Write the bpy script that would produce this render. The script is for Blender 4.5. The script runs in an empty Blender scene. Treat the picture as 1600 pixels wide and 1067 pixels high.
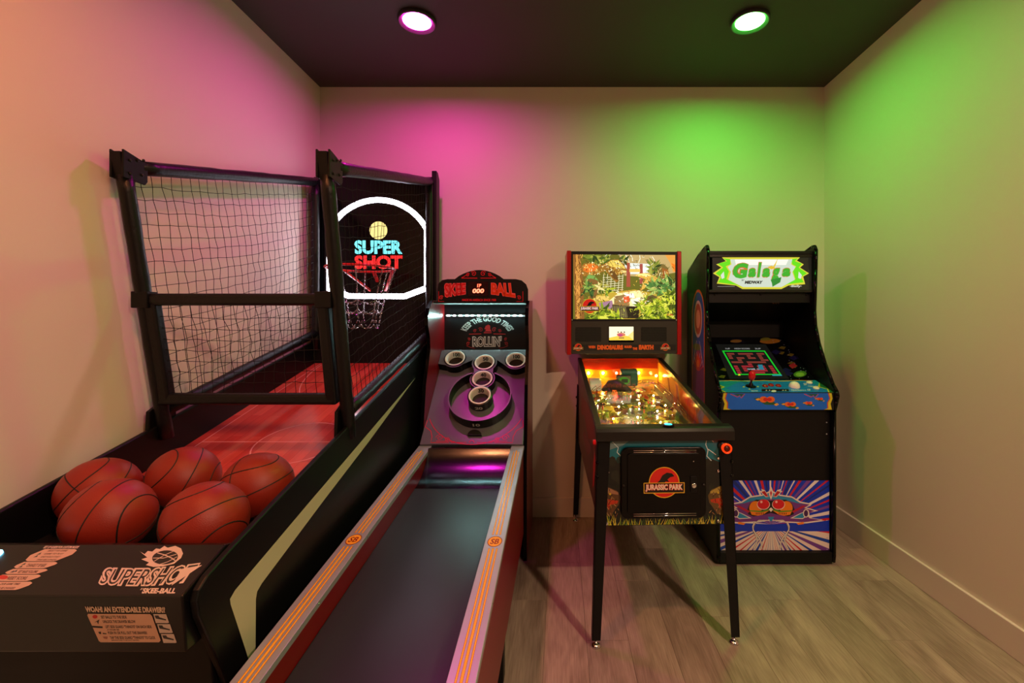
import bpy, bmesh, math, random
from mathutils import Vector, Matrix

sc = bpy.context.scene
col = sc.collection
PI = math.pi

# ------------------------------------------------------------------ camera, world, exposure
F, CX, CY, ZC = 717.0, 875.0, 504.0, 1.377          # focal length in pixels, principal point, eye height
cam_d = bpy.data.cameras.new('camera')
cam = bpy.data.objects.new('camera', cam_d)
col.objects.link(cam)
cam.location = (0, 0, ZC)
cam.rotation_euler = (PI / 2, 0, 0)
cam_d.sensor_width = 36.0
cam_d.sensor_fit = 'HORIZONTAL'
cam_d.lens = F / 1600.0 * 36.0
cam_d.shift_x = -(CX - 800.0) / 1600.0
cam_d.shift_y = -(533.5 - CY) / 1600.0
cam_d.clip_start = 0.02
sc.camera = cam
w = bpy.data.worlds.new('world')
w.use_nodes = True
w.node_tree.nodes['Background'].inputs[0].default_value = (0.9, 0.85, 0.8, 1)
w.node_tree.nodes['Background'].inputs[1].default_value = 0.02
sc.world = w
vs = sc.view_settings
vs.view_transform = 'Standard'
vs.look = 'None'
vs.exposure = 0.0
vs.gamma = 1.0
vs.use_curve_mapping = False
# ceiling lamps: x, y, radiance of the lens (the lamps are built further down)
LAMPS = [
    (-0.79, 2.536, (225, 5, 122), 'magenta glowing round ceiling lamp'),
    (1.05, 2.536, (20, 235, 18), 'green glowing round ceiling lamp'),
    (-0.79, 0.75, (390, 118, 42), 'orange round ceiling lamp outside the view over the basketball game'),
    (1.10, 0.75, (190, 126, 76), 'amber round ceiling lamp outside the view over the open floor'),
    (1.79, -1.10, (2250, 1400, 940), 'warm white round ceiling lamp behind the viewer to the right'),
    (-0.79, -1.10, (110, 60, 38), 'warm white round ceiling lamp behind the viewer to the left'),
]

# ------------------------------------------------------------------ helpers
def lin(c):
    return tuple((x / 255 / 12.92) if x / 255 <= 0.04045 else ((x / 255 + 0.055) / 1.055) ** 2.4 for x in c)

def mat(name, rgb, rough=0.5, metal=0.0, emit=None, estr=0.0, spec=0.5, noise=None, bump=None, coat=0.0):
    m = bpy.data.materials.new(name)
    m.use_nodes = True
    nt = m.node_tree
    b = nt.nodes['Principled BSDF']
    c = lin(rgb)
    b.inputs['Base Color'].default_value = (*c, 1)
    b.inputs['Roughness'].default_value = rough
    b.inputs['Metallic'].default_value = metal
    b.inputs['Specular IOR Level'].default_value = spec
    if coat:
        b.inputs['Coat Weight'].default_value = coat
        b.inputs['Coat Roughness'].default_value = 0.08
    if emit is not None:
        b.inputs['Emission Color'].default_value = (*lin(emit), 1)
        b.inputs['Emission Strength'].default_value = estr
    if noise or bump:
        tc = nt.nodes.new('ShaderNodeTexCoord')
        n = nt.nodes.new('ShaderNodeTexNoise')
        n.inputs['Scale'].default_value = (noise or bump)[0]
        n.inputs['Detail'].default_value = 4
        nt.links.new(tc.outputs['Object'], n.inputs['Vector'])
        if noise:
            mx = nt.nodes.new('ShaderNodeMix')
            mx.data_type = 'RGBA'
            k = noise[1]
            mx.inputs[6].default_value = (*[x * (1 - k) for x in c], 1)
            mx.inputs[7].default_value = (*[min(1, x * (1 + k)) for x in c], 1)
            nt.links.new(n.outputs['Fac'], mx.inputs[0])
            nt.links.new(mx.outputs[2], b.inputs['Base Color'])
        if bump:
            bp = nt.nodes.new('ShaderNodeBump')
            bp.inputs['Strength'].default_value = bump[1]
            bp.inputs['Distance'].default_value = 0.002
            nt.links.new(n.outputs['Fac'], bp.inputs['Height'])
            nt.links.new(bp.outputs['Normal'], b.inputs['Normal'])
    return m

def attr_mat(name, rough=0.35, estr=0.0, base=1.0):
    """a printed sheet: flat colours come from the sheet's colour attribute"""
    m = bpy.data.materials.new(name)
    m.use_nodes = True
    nt = m.node_tree
    b = nt.nodes['Principled BSDF']
    a = nt.nodes.new('ShaderNodeVertexColor')
    a.layer_name = 'print'
    b.inputs['Roughness'].default_value = rough
    if base > 0:
        nt.links.new(a.outputs['Color'], b.inputs['Base Color'])
    else:
        b.inputs['Base Color'].default_value = (0.01, 0.01, 0.01, 1)
    if estr:
        nt.links.new(a.outputs['Color'], b.inputs['Emission Color'])
        b.inputs['Emission Strength'].default_value = estr
    return m

def glass_mat(name, tint=(1, 1, 1), refl=1.0, rough=0.0):
    m = bpy.data.materials.new(name)
    m.use_nodes = True
    nt = m.node_tree
    nt.nodes.clear()
    o = nt.nodes.new('ShaderNodeOutputMaterial')
    t = nt.nodes.new('ShaderNodeBsdfTransparent')
    t.inputs[0].default_value = (*tint, 1)
    g = nt.nodes.new('ShaderNodeBsdfGlossy')
    g.inputs['Roughness'].default_value = rough
    fr = nt.nodes.new('ShaderNodeFresnel')
    fr.inputs[0].default_value = 1.45
    mu = nt.nodes.new('ShaderNodeMath')
    mu.operation = 'MULTIPLY'
    mu.inputs[1].default_value = refl
    mx = nt.nodes.new('ShaderNodeMixShader')
    nt.links.new(fr.outputs[0], mu.inputs[0])
    nt.links.new(mu.outputs[0], mx.inputs[0])
    nt.links.new(t.outputs[0], mx.inputs[1])
    nt.links.new(g.outputs[0], mx.inputs[2])
    nt.links.new(mx.outputs[0], o.inputs[0])
    return m

def px(u, v, Y):
    """point of the place seen at picture position (u, v) at distance Y from the viewer"""
    return Vector(((u - CX) * Y / F, Y, ZC - (v - CY) * Y / F))

class Frame:
    """a plane in the place: origin, two axes, outward normal"""
    def __init__(s, o, ux, uy):
        s.o = Vector(o); s.ux = Vector(ux).normalized(); s.uy = Vector(uy).normalized()
        s.n = s.ux.cross(s.uy).normalized()
    def pt(s, a, b, d=0.0):
        return s.o + s.ux * a + s.uy * b + s.n * d
    def hit(s, u, v, d=0.0):
        r = Vector(((u - CX) / F, 1.0, -(v - CY) / F))
        c = Vector((0, 0, ZC)); o = s.o + s.n * d
        t = (o - c).dot(s.n) / r.dot(s.n)
        q = c + r * t - o
        return (q.dot(s.ux), q.dot(s.uy))
    def off(s, d):
        return Frame(s.o + s.n * d, s.ux, s.uy)

def root(name, loc, label, cat, rotz=0.0, group=None):
    o = bpy.data.objects.new(name, None)
    o.empty_display_size = 0.1
    col.objects.link(o)
    o.location = loc
    o.rotation_euler = (0, 0, rotz)
    o['label'] = label
    o['category'] = cat
    if group:
        o['group'] = group
    return o

def topmost(o):
    while o.parent is not None:
        o = o.parent
    return o

def root_inv(parent):
    if parent is None:
        return None
    r = topmost(parent)
    return (Matrix.Translation(r.location) @ Matrix.Rotation(r.rotation_euler.z, 4, 'Z')).inverted()

class MB:
    def __init__(s):
        s.v = []; s.f = []; s.m = []; s.sm = []
    def add(s, vs, fs, m=0, smooth=False):
        o = len(s.v)
        s.v += [tuple(v) for v in vs]
        s.f += [tuple(i + o for i in f) for f in fs]
        s.m += [m] * len(fs); s.sm += [smooth] * len(fs)
        return s
    def box(s, x0, x1, y0, y1, z0, z1, m=0):
        return s.add([(x0, y0, z0), (x1, y0, z0), (x1, y1, z0), (x0, y1, z0), (x0, y0, z1), (x1, y0, z1), (x1, y1, z1), (x0, y1, z1)],
                     [(0, 3, 2, 1), (4, 5, 6, 7), (0, 1, 5, 4), (1, 2, 6, 5), (2, 3, 7, 6), (3, 0, 4, 7)], m)
    def bar(s, a, b, w, h, up=(0, 0, 1), m=0):
        a = Vector(a); b = Vector(b); d = (b - a).normalized()
        sx = d.cross(Vector(up)).normalized() * (w / 2)
        sy = sx.cross(d).normalized() * (h / 2)
        vs = [p + sx * i + sy * j for p in (a, b) for i, j in ((-1, -1), (1, -1), (1, 1), (-1, 1))]
        return s.add(vs, [(0, 1, 2, 3), (7, 6, 5, 4), (0, 4, 5, 1), (1, 5, 6, 2), (2, 6, 7, 3), (3, 7, 4, 0)], m)
    def prism_x(s, poly, x0, x1, m=0):
        n = len(poly)
        vs = [(x0, y, z) for y, z in poly] + [(x1, y, z) for y, z in poly]
        fs = [tuple(range(n)), tuple(range(2 * n - 1, n - 1, -1))] + [(i, (i + 1) % n, n + (i + 1) % n, n + i) for i in range(n)]
        return s.add(vs, fs, m)
    def prism(s, fr, poly, d0, d1, m=0):
        n = len(poly)
        vs = [fr.pt(a, b, d0) for a, b in poly] + [fr.pt(a, b, d1) for a, b in poly]
        fs = [tuple(range(n)), tuple(range(2 * n - 1, n - 1, -1))] + [(i, (i + 1) % n, n + (i + 1) % n, n + i) for i in range(n)]
        return s.add(vs, fs, m)
    def ringprism(s, fr, outer, inner, d0, d1, m=0):
        n = len(outer)
        vs = []
        for d in (d0, d1):
            vs += [fr.pt(a, b, d) for a, b in outer] + [fr.pt(a, b, d) for a, b in inner]
        fs = []
        for i in range(n):
            j = (i + 1) % n
            fs += [(i, j, n + j, n + i), (2 * n + i, 3 * n + i, 3 * n + j, 2 * n + j), (i, 2 * n + i, 2 * n + j, j), (n + i, n + j, 3 * n + j, 3 * n + i)]
        return s.add(vs, fs, m)
    def tube(s, pts, r, n=8, closed=False, m=0, smooth=True):
        pts = [Vector(p) for p in pts]
        k = len(pts)
        rr = r if isinstance(r, (list, tuple)) else [r] * k
        vs = []; prev = None
        for i in range(k):
            if closed:
                t = pts[(i + 1) % k] - pts[i - 1]
            else:
                t = pts[min(i + 1, k - 1)] - pts[max(i - 1, 0)]
            t = t.normalized() if t.length > 1e-9 else Vector((0, 0, 1))
            if prev is None:
                a = Vector((0, 0, 1)) if abs(t.z) < 0.9 else Vector((1, 0, 0))
                prev = t.cross(a).normalized()
            x = (prev - t * prev.dot(t)).normalized()
            y = t.cross(x); prev = x
            for q in range(n):
                an = 2 * PI * (q + 0.5) / n
                vs.append(pts[i] + x * math.cos(an) * rr[i] + y * math.sin(an) * rr[i])
        fs = []
        for i in range(k if closed else k - 1):
            j = (i + 1) % k
            for q in range(n):
                p = (q + 1) % n
                fs.append((i * n + q, i * n + p, j * n + p, j * n + q))
        s.add(vs, fs, m, smooth)
        if not closed:
            o = len(s.v) - k * n
            s.f += [tuple(o + q for q in range(n - 1, -1, -1)), tuple(o + (k - 1) * n + q for q in range(n))]
            s.m += [m, m]; s.sm += [False, False]
        return s
    def lathe(s, prof, o, axis=(0, 0, 1), n=24, m=0, smooth=True, capped=True):
        o = Vector(o); ax = Vector(axis).normalized()
        a = Vector((1, 0, 0)) if abs(ax.x) < 0.9 else Vector((0, 1, 0))
        x = ax.cross(a).normalized(); y = ax.cross(x)
        vs = []
        for r, h in prof:
            for q in range(n):
                an = 2 * PI * q / n
                vs.append(o + ax * h + (x * math.cos(an) + y * math.sin(an)) * max(r, 1e-5))
        fs = []
        for i in range(len(prof) - 1):
            for q in range(n):
                p = (q + 1) % n
                fs.append((i * n + q, i * n + p, (i + 1) * n + p, (i + 1) * n + q))
        s.add(vs, fs, m, smooth)
        if capped:
            ob = len(s.v) - len(prof) * n
            s.f += [tuple(ob + q for q in range(n - 1, -1, -1)), tuple(ob + (len(prof) - 1) * n + q for q in range(n))]
            s.m += [m, m]; s.sm += [False, False]
        return s
    def ball(s, c, r, n=16, k=10, m=0, sx=1, sy=1, sz=1):
        c = Vector(c)
        vs = [c + Vector((0, 0, -r * sz))]
        for i in range(1, k):
            ph = -PI / 2 + PI * i / k
            for q in range(n):
                an = 2 * PI * q / n
                vs.append(c + Vector((r * math.cos(ph) * math.cos(an) * sx, r * math.cos(ph) * math.sin(an) * sy, r * math.sin(ph) * sz)))
        vs.append(c + Vector((0, 0, r * sz)))
        fs = [(0, 1 + (q + 1) % n, 1 + q) for q in range(n)]
        for i in range(k - 2):
            for q in range(n):
                p = (q + 1) % n
                fs.append((1 + i * n + q, 1 + i * n + p, 1 + (i + 1) * n + p, 1 + (i + 1) * n + q))
        e = len(vs) - 1; b = 1 + (k - 2) * n
        fs += [(e, b + q, b + (q + 1) % n) for q in range(n)]
        return s.add(vs, fs, m, True)
    def build_each(s, name, mats, parent=None, bevel=0.0, local=False):
        """every loose piece becomes an object of its own"""
        adj = list(range(len(s.v)))
        def find(i):
            while adj[i] != i:
                adj[i] = adj[adj[i]]; i = adj[i]
            return i
        for f in s.f:
            r = find(f[0])
            for i in f[1:]:
                adj[find(i)] = r
        groups = {}
        for k, f in enumerate(s.f):
            groups.setdefault(find(f[0]), []).append(k)
        out = []
        for ks in groups.values():
            m = MB(); mp = {}
            for k in ks:
                fc = []
                for i in s.f[k]:
                    if i not in mp:
                        mp[i] = len(m.v); m.v.append(s.v[i])
                    fc.append(mp[i])
                m.f.append(tuple(fc)); m.m.append(s.m[k]); m.sm.append(s.sm[k])
            out.append(m.build(name, mats, parent, bevel, local))
        return out
    def build(s, name, mats, parent=None, bevel=0.0, local=False, seg=2, label=None, recalc=True):
        if not isinstance(mats, (list, tuple)):
            mats = [mats]
        me = bpy.data.meshes.new(name)
        vs = s.v
        inv = None if local else root_inv(parent)
        if inv is not None:
            vs = [inv @ Vector(v) for v in vs]
        me.from_pydata([tuple(v) for v in vs], [], s.f)
        for m in mats:
            me.materials.append(m)
        me.polygons.foreach_set('material_index', s.m)
        me.polygons.foreach_set('use_smooth', s.sm)
        if recalc:
            bm = bmesh.new(); bm.from_mesh(me)
            bmesh.ops.recalc_face_normals(bm, faces=bm.faces)
            bm.to_mesh(me); bm.free()
        me.update()
        ob = bpy.data.objects.new(name, me)
        col.objects.link(ob)
        if parent is not None:
            ob.parent = parent
        if bevel:
            md = ob.modifiers.new('bevel', 'BEVEL')
            md.width = bevel; md.segments = seg; md.limit_method = 'ANGLE'; md.angle_limit = math.radians(40)
            md.harden_normals = False
        if label:
            ob['label'] = label
        return ob

def struct(name, b, m, bevel=0.0, label=None, cat=None):
    o = b.build(name, m, None, bevel)
    o['kind'] = 'structure'
    if label:
        o['label'] = label
    if cat:
        o['category'] = cat
    return o

# ------------------------------------------------------------------ flat print: shapes and lettering laid on a plane
_tx = {}
def text_mesh(body, bold=0.0):
    k = (body, bold)
    if k not in _tx:
        c = bpy.data.curves.new('t', 'FONT')
        c.body = body; c.size = 1.0; c.resolution_u = 3; c.offset = bold
        o = bpy.data.objects.new('t', c)
        col.objects.link(o)
        me = bpy.data.meshes.new_from_object(o.evaluated_get(bpy.context.evaluated_depsgraph_get()))
        vs = [(v.co.x, v.co.y) for v in me.vertices]
        fs = [tuple(p.vertices) for p in me.polygons]
        bpy.data.objects.remove(o); bpy.data.curves.remove(c); bpy.data.meshes.remove(me)
        x0 = min(v[0] for v in vs); x1 = max(v[0] for v in vs)
        y0 = min(v[1] for v in vs); y1 = max(v[1] for v in vs)
        vs = [((x - x0) / (x1 - x0), (y - y0) / (y1 - y0)) for x, y in vs]
        _tx[k] = (vs, fs)
    return _tx[k]

def plate(b, fr, outline, holes, d0, d1, m=0):
    """flat plate with round holes cut through it"""
    from mathutils.geometry import delaunay_2d_cdt
    vs = [Vector(p) for p in outline]; ed = [(i, (i + 1) % len(outline)) for i in range(len(outline))]
    for cx, cy, r in holes:
        o = len(vs)
        vs += [Vector((cx + r * math.cos(2 * PI * i / 28), cy + r * math.sin(2 * PI * i / 28))) for i in range(28)]
        ed += [(o + i, o + (i + 1) % 28) for i in range(28)]
    v2, e2, f2, _, _, _ = delaunay_2d_cdt(vs, ed, [list(range(len(outline)))], 0, 1e-6)
    def inside(p):
        if any((p.x - cx) ** 2 + (p.y - cy) ** 2 < (r * 0.985) ** 2 for cx, cy, r in holes):
            return False
        c = False
        n = len(outline)
        for i in range(n):
            a, q = outline[i - 1], outline[i]
            if (a[1] > p.y) != (q[1] > p.y) and p.x < (q[0] - a[0]) * (p.y - a[1]) / (q[1] - a[1]) + a[0]:
                c = not c
        return c
    keep = []
    for f in f2:
        c = sum((v2[i] for i in f), Vector((0, 0))) / len(f)
        if inside(c):
            keep.append(tuple(f))
    k = len(v2)
    pts = [fr.pt(v.x, v.y, d0) for v in v2] + [fr.pt(v.x, v.y, d1) for v in v2]
    cnt = {}
    for f in keep:
        for i in range(len(f)):
            e = (f[i - 1], f[i]); cnt[tuple(sorted(e))] = cnt.get(tuple(sorted(e)), 0) + 1
    fs = keep + [tuple(k + i for i in reversed(f)) for f in keep]
    fs += [(a, q, q + k, a + k) for (a, q), n in cnt.items() if n == 1]
    b.add(pts, fs, m)
    return b

def circ(cx, cy, r, n=24, ry=None, a0=0.0, a1=2 * PI):
    ry = r if ry is None else ry
    full = abs(a1 - a0 - 2 * PI) < 1e-6
    k = n if full else n + 1
    return [(cx + r * math.cos(a0 + (a1 - a0) * i / n), cy + ry * math.sin(a0 + (a1 - a0) * i / n)) for i in range(k)]

def rrect(x0, y0, x1, y1, r, n=4):
    p = []
    for cx, cy, a in ((x1 - r, y1 - r, 0), (x0 + r, y1 - r, PI / 2), (x0 + r, y0 + r, PI), (x1 - r, y0 + r, 1.5 * PI)):
        for i in range(n + 1):
            t = a + PI / 2 * i / n
            p.append((cx + r * math.cos(t), cy + r * math.sin(t)))
    return p

def spiral(cx, cy, r0, turns, a0, n=20, flip=1):
    return [(cx + flip * r0 * (1 - 0.85 * i / n) * math.cos(a0 + turns * 2 * PI * i / n), cy + r0 * (1 - 0.85 * i / n) * math.sin(a0 + turns * 2 * PI * i / n)) for i in range(n + 1)]

class Art:
    """print on a frame; coordinates are the frame's own unless a method ends in p (picture positions on that frame)"""
    STEP = 5e-6
    def __init__(s, fr, d=0.0004):
        s.fr = fr; s.d = d; s.v = []; s.f = []; s.c = []
    def _lay(s):
        s.d += s.STEP
    def poly(s, pts, rgb):
        s._lay()
        o = len(s.v)
        s.v += [s.fr.pt(a, b, s.d) for a, b in pts]
        s.f.append(tuple(range(o, o + len(pts)))); s.c.append(rgb)
        return s
    def polyp(s, pts, rgb):
        return s.poly([s.fr.hit(u, v) for u, v in pts], rgb)
    def stroke(s, pts, w, rgb, closed=False):
        s._lay()
        k = len(pts); o = len(s.v)
        for i in range(k):
            if closed:
                a, b = pts[i - 1], pts[(i + 1) % k]
            else:
                a, b = pts[max(i - 1, 0)], pts[min(i + 1, k - 1)]
            dx, dy = b[0] - a[0], b[1] - a[1]
            l = math.hypot(dx, dy) or 1
            nx, ny = -dy / l * w / 2, dx / l * w / 2
            s.v += [s.fr.pt(pts[i][0] + nx, pts[i][1] + ny, s.d), s.fr.pt(pts[i][0] - nx, pts[i][1] - ny, s.d)]
        for i in range(k if closed else k - 1):
            j = (i + 1) % k
            s.f.append((o + 2 * i, o + 2 * i + 1, o + 2 * j + 1, o + 2 * j)); s.c.append(rgb)
        return s
    def strokep(s, pts, w, rgb, closed=False):
        return s.stroke([s.fr.hit(u, v) for u, v in pts], w, rgb, closed)
    def textf(s, body, fn, rgb, bold=0.02):
        s._lay()
        vs, fs = text_mesh(body, bold)
        o = len(s.v)
        for x, y in vs:
            a, b = fn(x, y)
            s.v.append(s.fr.pt(a, b, s.d))
        for f in fs:
            s.f.append(tuple(o + i for i in f)); s.c.append(rgb)
        return s
    def text(s, body, x0, y0, x1, y1, rgb, shear=0.0, bold=0.02):
        return s.textf(body, lambda x, y: (x0 + (x1 - x0) * x + shear * (y - 0.5) * (y1 - y0), y0 + (y1 - y0) * y), rgb, bold)
    def textq(s, body, q, rgb, bold=0.02):
        """q: picture corners of the lettering: bottom left, bottom right, top right, top left"""
        c = [s.fr.hit(*p) for p in q]
        def fn(x, y):
            return tuple(c[0][i] * (1 - x) * (1 - y) + c[1][i] * x * (1 - y) + c[2][i] * x * y + c[3][i] * (1 - x) * y for i in (0, 1))
        return s.textf(body, fn, rgb, bold)
    def build(s, name, m, parent, label=None):
        me = bpy.data.meshes.new(name)
        inv = root_inv(parent)
        me.from_pydata([tuple(inv @ Vector(v)) for v in s.v], [], s.f)
        ca = me.color_attributes.new('print', 'FLOAT_COLOR', 'CORNER')
        buf = []
        for p, c in zip(me.polygons, s.c):
            buf += [*lin(c), 1.0] * len(p.vertices)
        ca.data.foreach_set('color', buf)
        me.materials.append(m)
        me.update()
        o = bpy.data.objects.new(name, me)
        col.objects.link(o)
        o.parent = parent
        if label:
            o['label'] = label
        return o

# ------------------------------------------------------------------ materials
M = {}
M['wall'] = mat('painted_wall', (226, 217, 200), 0.62, bump=(260, 0.08))
M['ceiling'] = mat('dark_ceiling_paint', (58, 53, 49), 0.55, bump=(240, 0.06))
M['trim'] = mat('white_trim_paint', (226, 218, 205), 0.35)
M['black'] = mat('black_laminate', (9, 9, 11), 0.42, spec=0.28)
M['black_gloss'] = mat('glossy_black', (5, 5, 6), 0.16, spec=0.22)
M['black_matt'] = mat('matt_black', (9, 9, 10), 0.65, spec=0.3)
M['fabric'] = mat('black_padded_sleeve', (12, 12, 15), 0.4, spec=0.35, bump=(60, 0.9))
M['string'] = mat('black_net_cord', (14, 11, 12), 0.8)
M['steel'] = mat('brushed_steel', (186, 188, 194), 0.36, 0.55)
M['chrome'] = mat('chrome', (225, 225, 228), 0.12, 1.0)
M['gun'] = mat('dark_powder_coated_metal', (46, 45, 44), 0.3, 0.6)
M['red'] = mat('dark_red_laminate', (122, 9, 14), 0.3)
M['red_bright'] = mat('bright_red_paint', (208, 18, 22), 0.3)
M['board'] = mat('grey_target_board', (92, 94, 102), 0.28)
M['cup'] = mat('cream_plastic', (232, 226, 210), 0.35)
M['lane'] = mat('dark_rubber_lane', (40, 42, 48), 0.3, noise=(3, 0.12))
M['print'] = attr_mat('printed_sheet', 0.4)
M['print_gloss'] = attr_mat('glossy_printed_sheet', 0.18)
M['lit1'] = attr_mat('backlit_print', 0.25, 1.0, 0.0)
M['lit2'] = attr_mat('bright_backlit_print', 0.25, 1.6, 0.0)
M['led_white'] = mat('white_led_strip', (255, 255, 255), 0.4, emit=(243, 240, 255), estr=12.0)
M['led_cool'] = mat('cool_led', (255, 255, 255), 0.4, emit=(196, 255, 246), estr=420.0)
M['led_txt'] = attr_mat('led_matrix', 0.3, 1.5, 0.0)
M['glass'] = glass_mat('clear_glass', (0.97, 0.98, 0.97), 0.22)
M['acrylic'] = glass_mat('clear_acrylic', (0.85, 0.85, 0.88), 0.6)

# ------------------------------------------------------------------ the room
XL, XR, YB, H = -1.705, 1.877, 3.26, 3.05
XR2, YF, YJ = 3.4, -3.2, 0.55          # the room widens to the right behind the viewer

def wood_mat():
    m = bpy.data.materials.new('grey_oak_vinyl')
    m.use_nodes = True
    nt = m.node_tree; N = nt.nodes.new; L = nt.links.new
    b = nt.nodes['Principled BSDF']
    tc = N('ShaderNodeTexCoord'); oi = N('ShaderNodeObjectInfo')
    wn = N('ShaderNodeTexWhiteNoise'); wn.noise_dimensions = '1D'
    L(oi.outputs['Random'], wn.inputs['W'])
    sc_ = N('ShaderNodeVectorMath'); sc_.operation = 'SCALE'; sc_.inputs['Scale'].default_value = 40
    L(wn.outputs['Color'], sc_.inputs[0])
    ad = N('ShaderNodeVectorMath'); ad.operation = 'ADD'
    L(tc.outputs['Object'], ad.inputs[0]); L(sc_.outputs[0], ad.inputs[1])
    def noise(scale, detail, vec, dist=0.0):
        mp = N('ShaderNodeMapping'); mp.inputs['Scale'].default_value = vec
        L(ad.outputs[0], mp.inputs['Vector'])
        n = N('ShaderNodeTexNoise'); n.inputs['Scale'].default_value = scale; n.inputs['Detail'].default_value = detail
        n.inputs['Distortion'].default_value = dist
        L(mp.outputs[0], n.inputs['Vector'])
        return n
    fine = noise(26, 6, (8, 0.35, 1), 0.3)
    broad = noise(3.2, 3, (2.2, 0.5, 1), 1.6)
    r1 = N('ShaderNodeValToRGB')
    r1.color_ramp.elements[0].position = 0.28; r1.color_ramp.elements[0].color = (*lin((112, 96, 82)), 1)
    r1.color_ramp.elements[1].position = 0.74; r1.color_ramp.elements[1].color = (*lin((186, 170, 150)), 1)
    mx = N('ShaderNodeMath'); mx.operation = 'MULTIPLY_ADD'; mx.inputs[1].default_value = 0.45
    L(fine.outputs['Fac'], mx.inputs[0])
    m2 = N('ShaderNodeMath'); m2.operation = 'MULTIPLY'; m2.inputs[1].default_value = 0.62
    L(broad.outputs['Fac'], m2.inputs[0]); L(m2.outputs[0], mx.inputs[2])
    L(mx.outputs[0], r1.inputs[0])
    hv = N('ShaderNodeHueSaturation')
    mr = N('ShaderNodeMapRange'); mr.inputs['To Min'].default_value = 0.86; mr.inputs['To Max'].default_value = 1.1
    L(oi.outputs['Random'], mr.inputs['Value']); L(mr.outputs[0], hv.inputs['Value'])
    L(r1.outputs[0], hv.inputs['Color']); L(hv.outputs[0], b.inputs['Base Color'])
    b.inputs['Roughness'].default_value = 0.42
    bp = N('ShaderNodeBump'); bp.inputs['Strength'].default_value = 0.12; bp.inputs['Distance'].default_value = 0.001
    L(fine.outputs['Fac'], bp.inputs['Height']); L(bp.outputs[0], b.inputs['Normal'])
    return m
M['oak'] = wood_mat()

floor = struct('floor', MB().box(XL - 0.1, XR2 + 0.1, YF - 0.1, YB + 0.1, -0.12, -0.006), M['black_matt'],
               label='grey oak plank floor of the game room', cat='floor')
PW, PL = 0.182, 1.22
def plank_mesh(l):
    b = MB().box(0.0006, PW - 0.0006, 0.0006, l - 0.0006, -0.0061, 0.0)
    o = b.build('plank', M['oak'])
    me = o.data
    bpy.data.objects.remove(o)
    return me
pm = {}
random.seed(5)
x = XL; ci = 0
while x < XR2:
    y = YF - [0.0, 0.62, 0.27, 0.91, 0.45, 0.1, 0.75][ci % 7]
    lim = YB if x < XR else YJ
    while y < lim:
        a = max(y, YF); e = min(y + PL, lim)
        if e - a > 0.02:
            wdt = min(PW, XR2 - x)
            k = (round(e - a, 3))
            if k not in pm:
                pm[k] = plank_mesh(e - a)
            p = bpy.data.objects.new('plank', pm[k])
            col.objects.link(p); p.parent = floor; p.location = (x, a, 0)
        y += PL
    x += PW; ci += 1

struct('ceiling', MB().box(XL - 0.1, XR2 + 0.1, YF - 0.1, YB + 0.1, H, H + 0.1), M['ceiling'], label='dark charcoal painted ceiling', cat='ceiling')
struct('wall_back', MB().box(XL - 0.1, XR + 0.1, YB, YB + 0.1, -0.006, H), M['wall'], label='cream painted back wall behind the arcade machines', cat='wall')
struct('wall_left', MB().box(XL - 0.1, XL, YF - 0.1, YB, -0.006, H), M['wall'], label='cream painted left wall beside the basketball game', cat='wall')
struct('wall_right', MB().box(XR, XR + 0.1, YJ, YB, -0.006, H), M['wall'], label='cream painted right wall with a white baseboard', cat='wall')
struct('wall_right_return', MB().box(XR + 0.1, XR2, YJ, YJ + 0.1, -0.006, H), M['wall'], label='short return wall beyond the right side of the view', cat='wall')
struct('wall_far_right', MB().box(XR2, XR2 + 0.1, YF - 0.1, YJ + 0.1, -0.006, H), M['ceiling'], label='unseen wall far to the right behind the viewer, coloured dark to cut bounced light', cat='wall')  # unseen wall; dark colour chosen to lower the ambient bounce
struct('wall_front', MB().box(XL, XR2, YF - 0.1, YF, -0.006, H), M['ceiling'], label='unseen wall behind the viewer, coloured dark to cut bounced light', cat='wall')  # paint unknown here, made dark so less light returns to the room
def baseboard(name, b, label):
    struct(name, b, M['trim'], 0.003, label, 'baseboard')
BH, BT = 0.137, 0.016
baseboard('baseboard_back', MB().box(XL, XR - BT, YB - BT, YB, 0, BH), 'white baseboard along the foot of the back wall')
baseboard('baseboard_right', MB().box(XR - BT, XR, YJ, YB, 0, BH), 'white baseboard along the foot of the right wall')
baseboard('baseboard_left', MB().box(XL, XL + BT, YF, YB - BT, 0, BH), 'white baseboard along the foot of the left wall')

M['lamp_ring'] = mat('dark_lamp_ring', (58, 57, 56), 0.5)
def ceiling_lamp(x, y, rad, label):
    t = root('ceiling_lamp', (x, y, H), label, 'ceiling lamp', group='round ceiling lamps')
    MB().lathe([(0.102, 0.0), (0.103, -0.016), (0.1015, -0.0205), (0.0985, -0.022), (0.095, -0.0215), (0.0785, -0.0112), (0.0765, -0.0105), (0.0765, -0.003), (0.05, -0.003)], (x, y, H), n=40).build('trim_ring', M['lamp_ring'], t)
    lm = bpy.data.materials.new('lamp_lens')
    lm.use_nodes = True
    nt = lm.node_tree; nt.nodes.clear()
    o = nt.nodes.new('ShaderNodeOutputMaterial'); e = nt.nodes.new('ShaderNodeEmission')
    mxv = max(rad)
    e.inputs[0].default_value = (*[c / mxv for c in rad], 1)
    e.inputs[1].default_value = mxv
    nt.links.new(e.outputs[0], o.inputs[0])
    MB().lathe([(0.0762, -0.006), (0.0762, -0.0102), (0.06, -0.0106), (0.03, -0.0108), (0.001, -0.0108)], (x, y, H), n=32).build('lens', lm, t)
    return t
for l in LAMPS:
    ceiling_lamp(*l)

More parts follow.
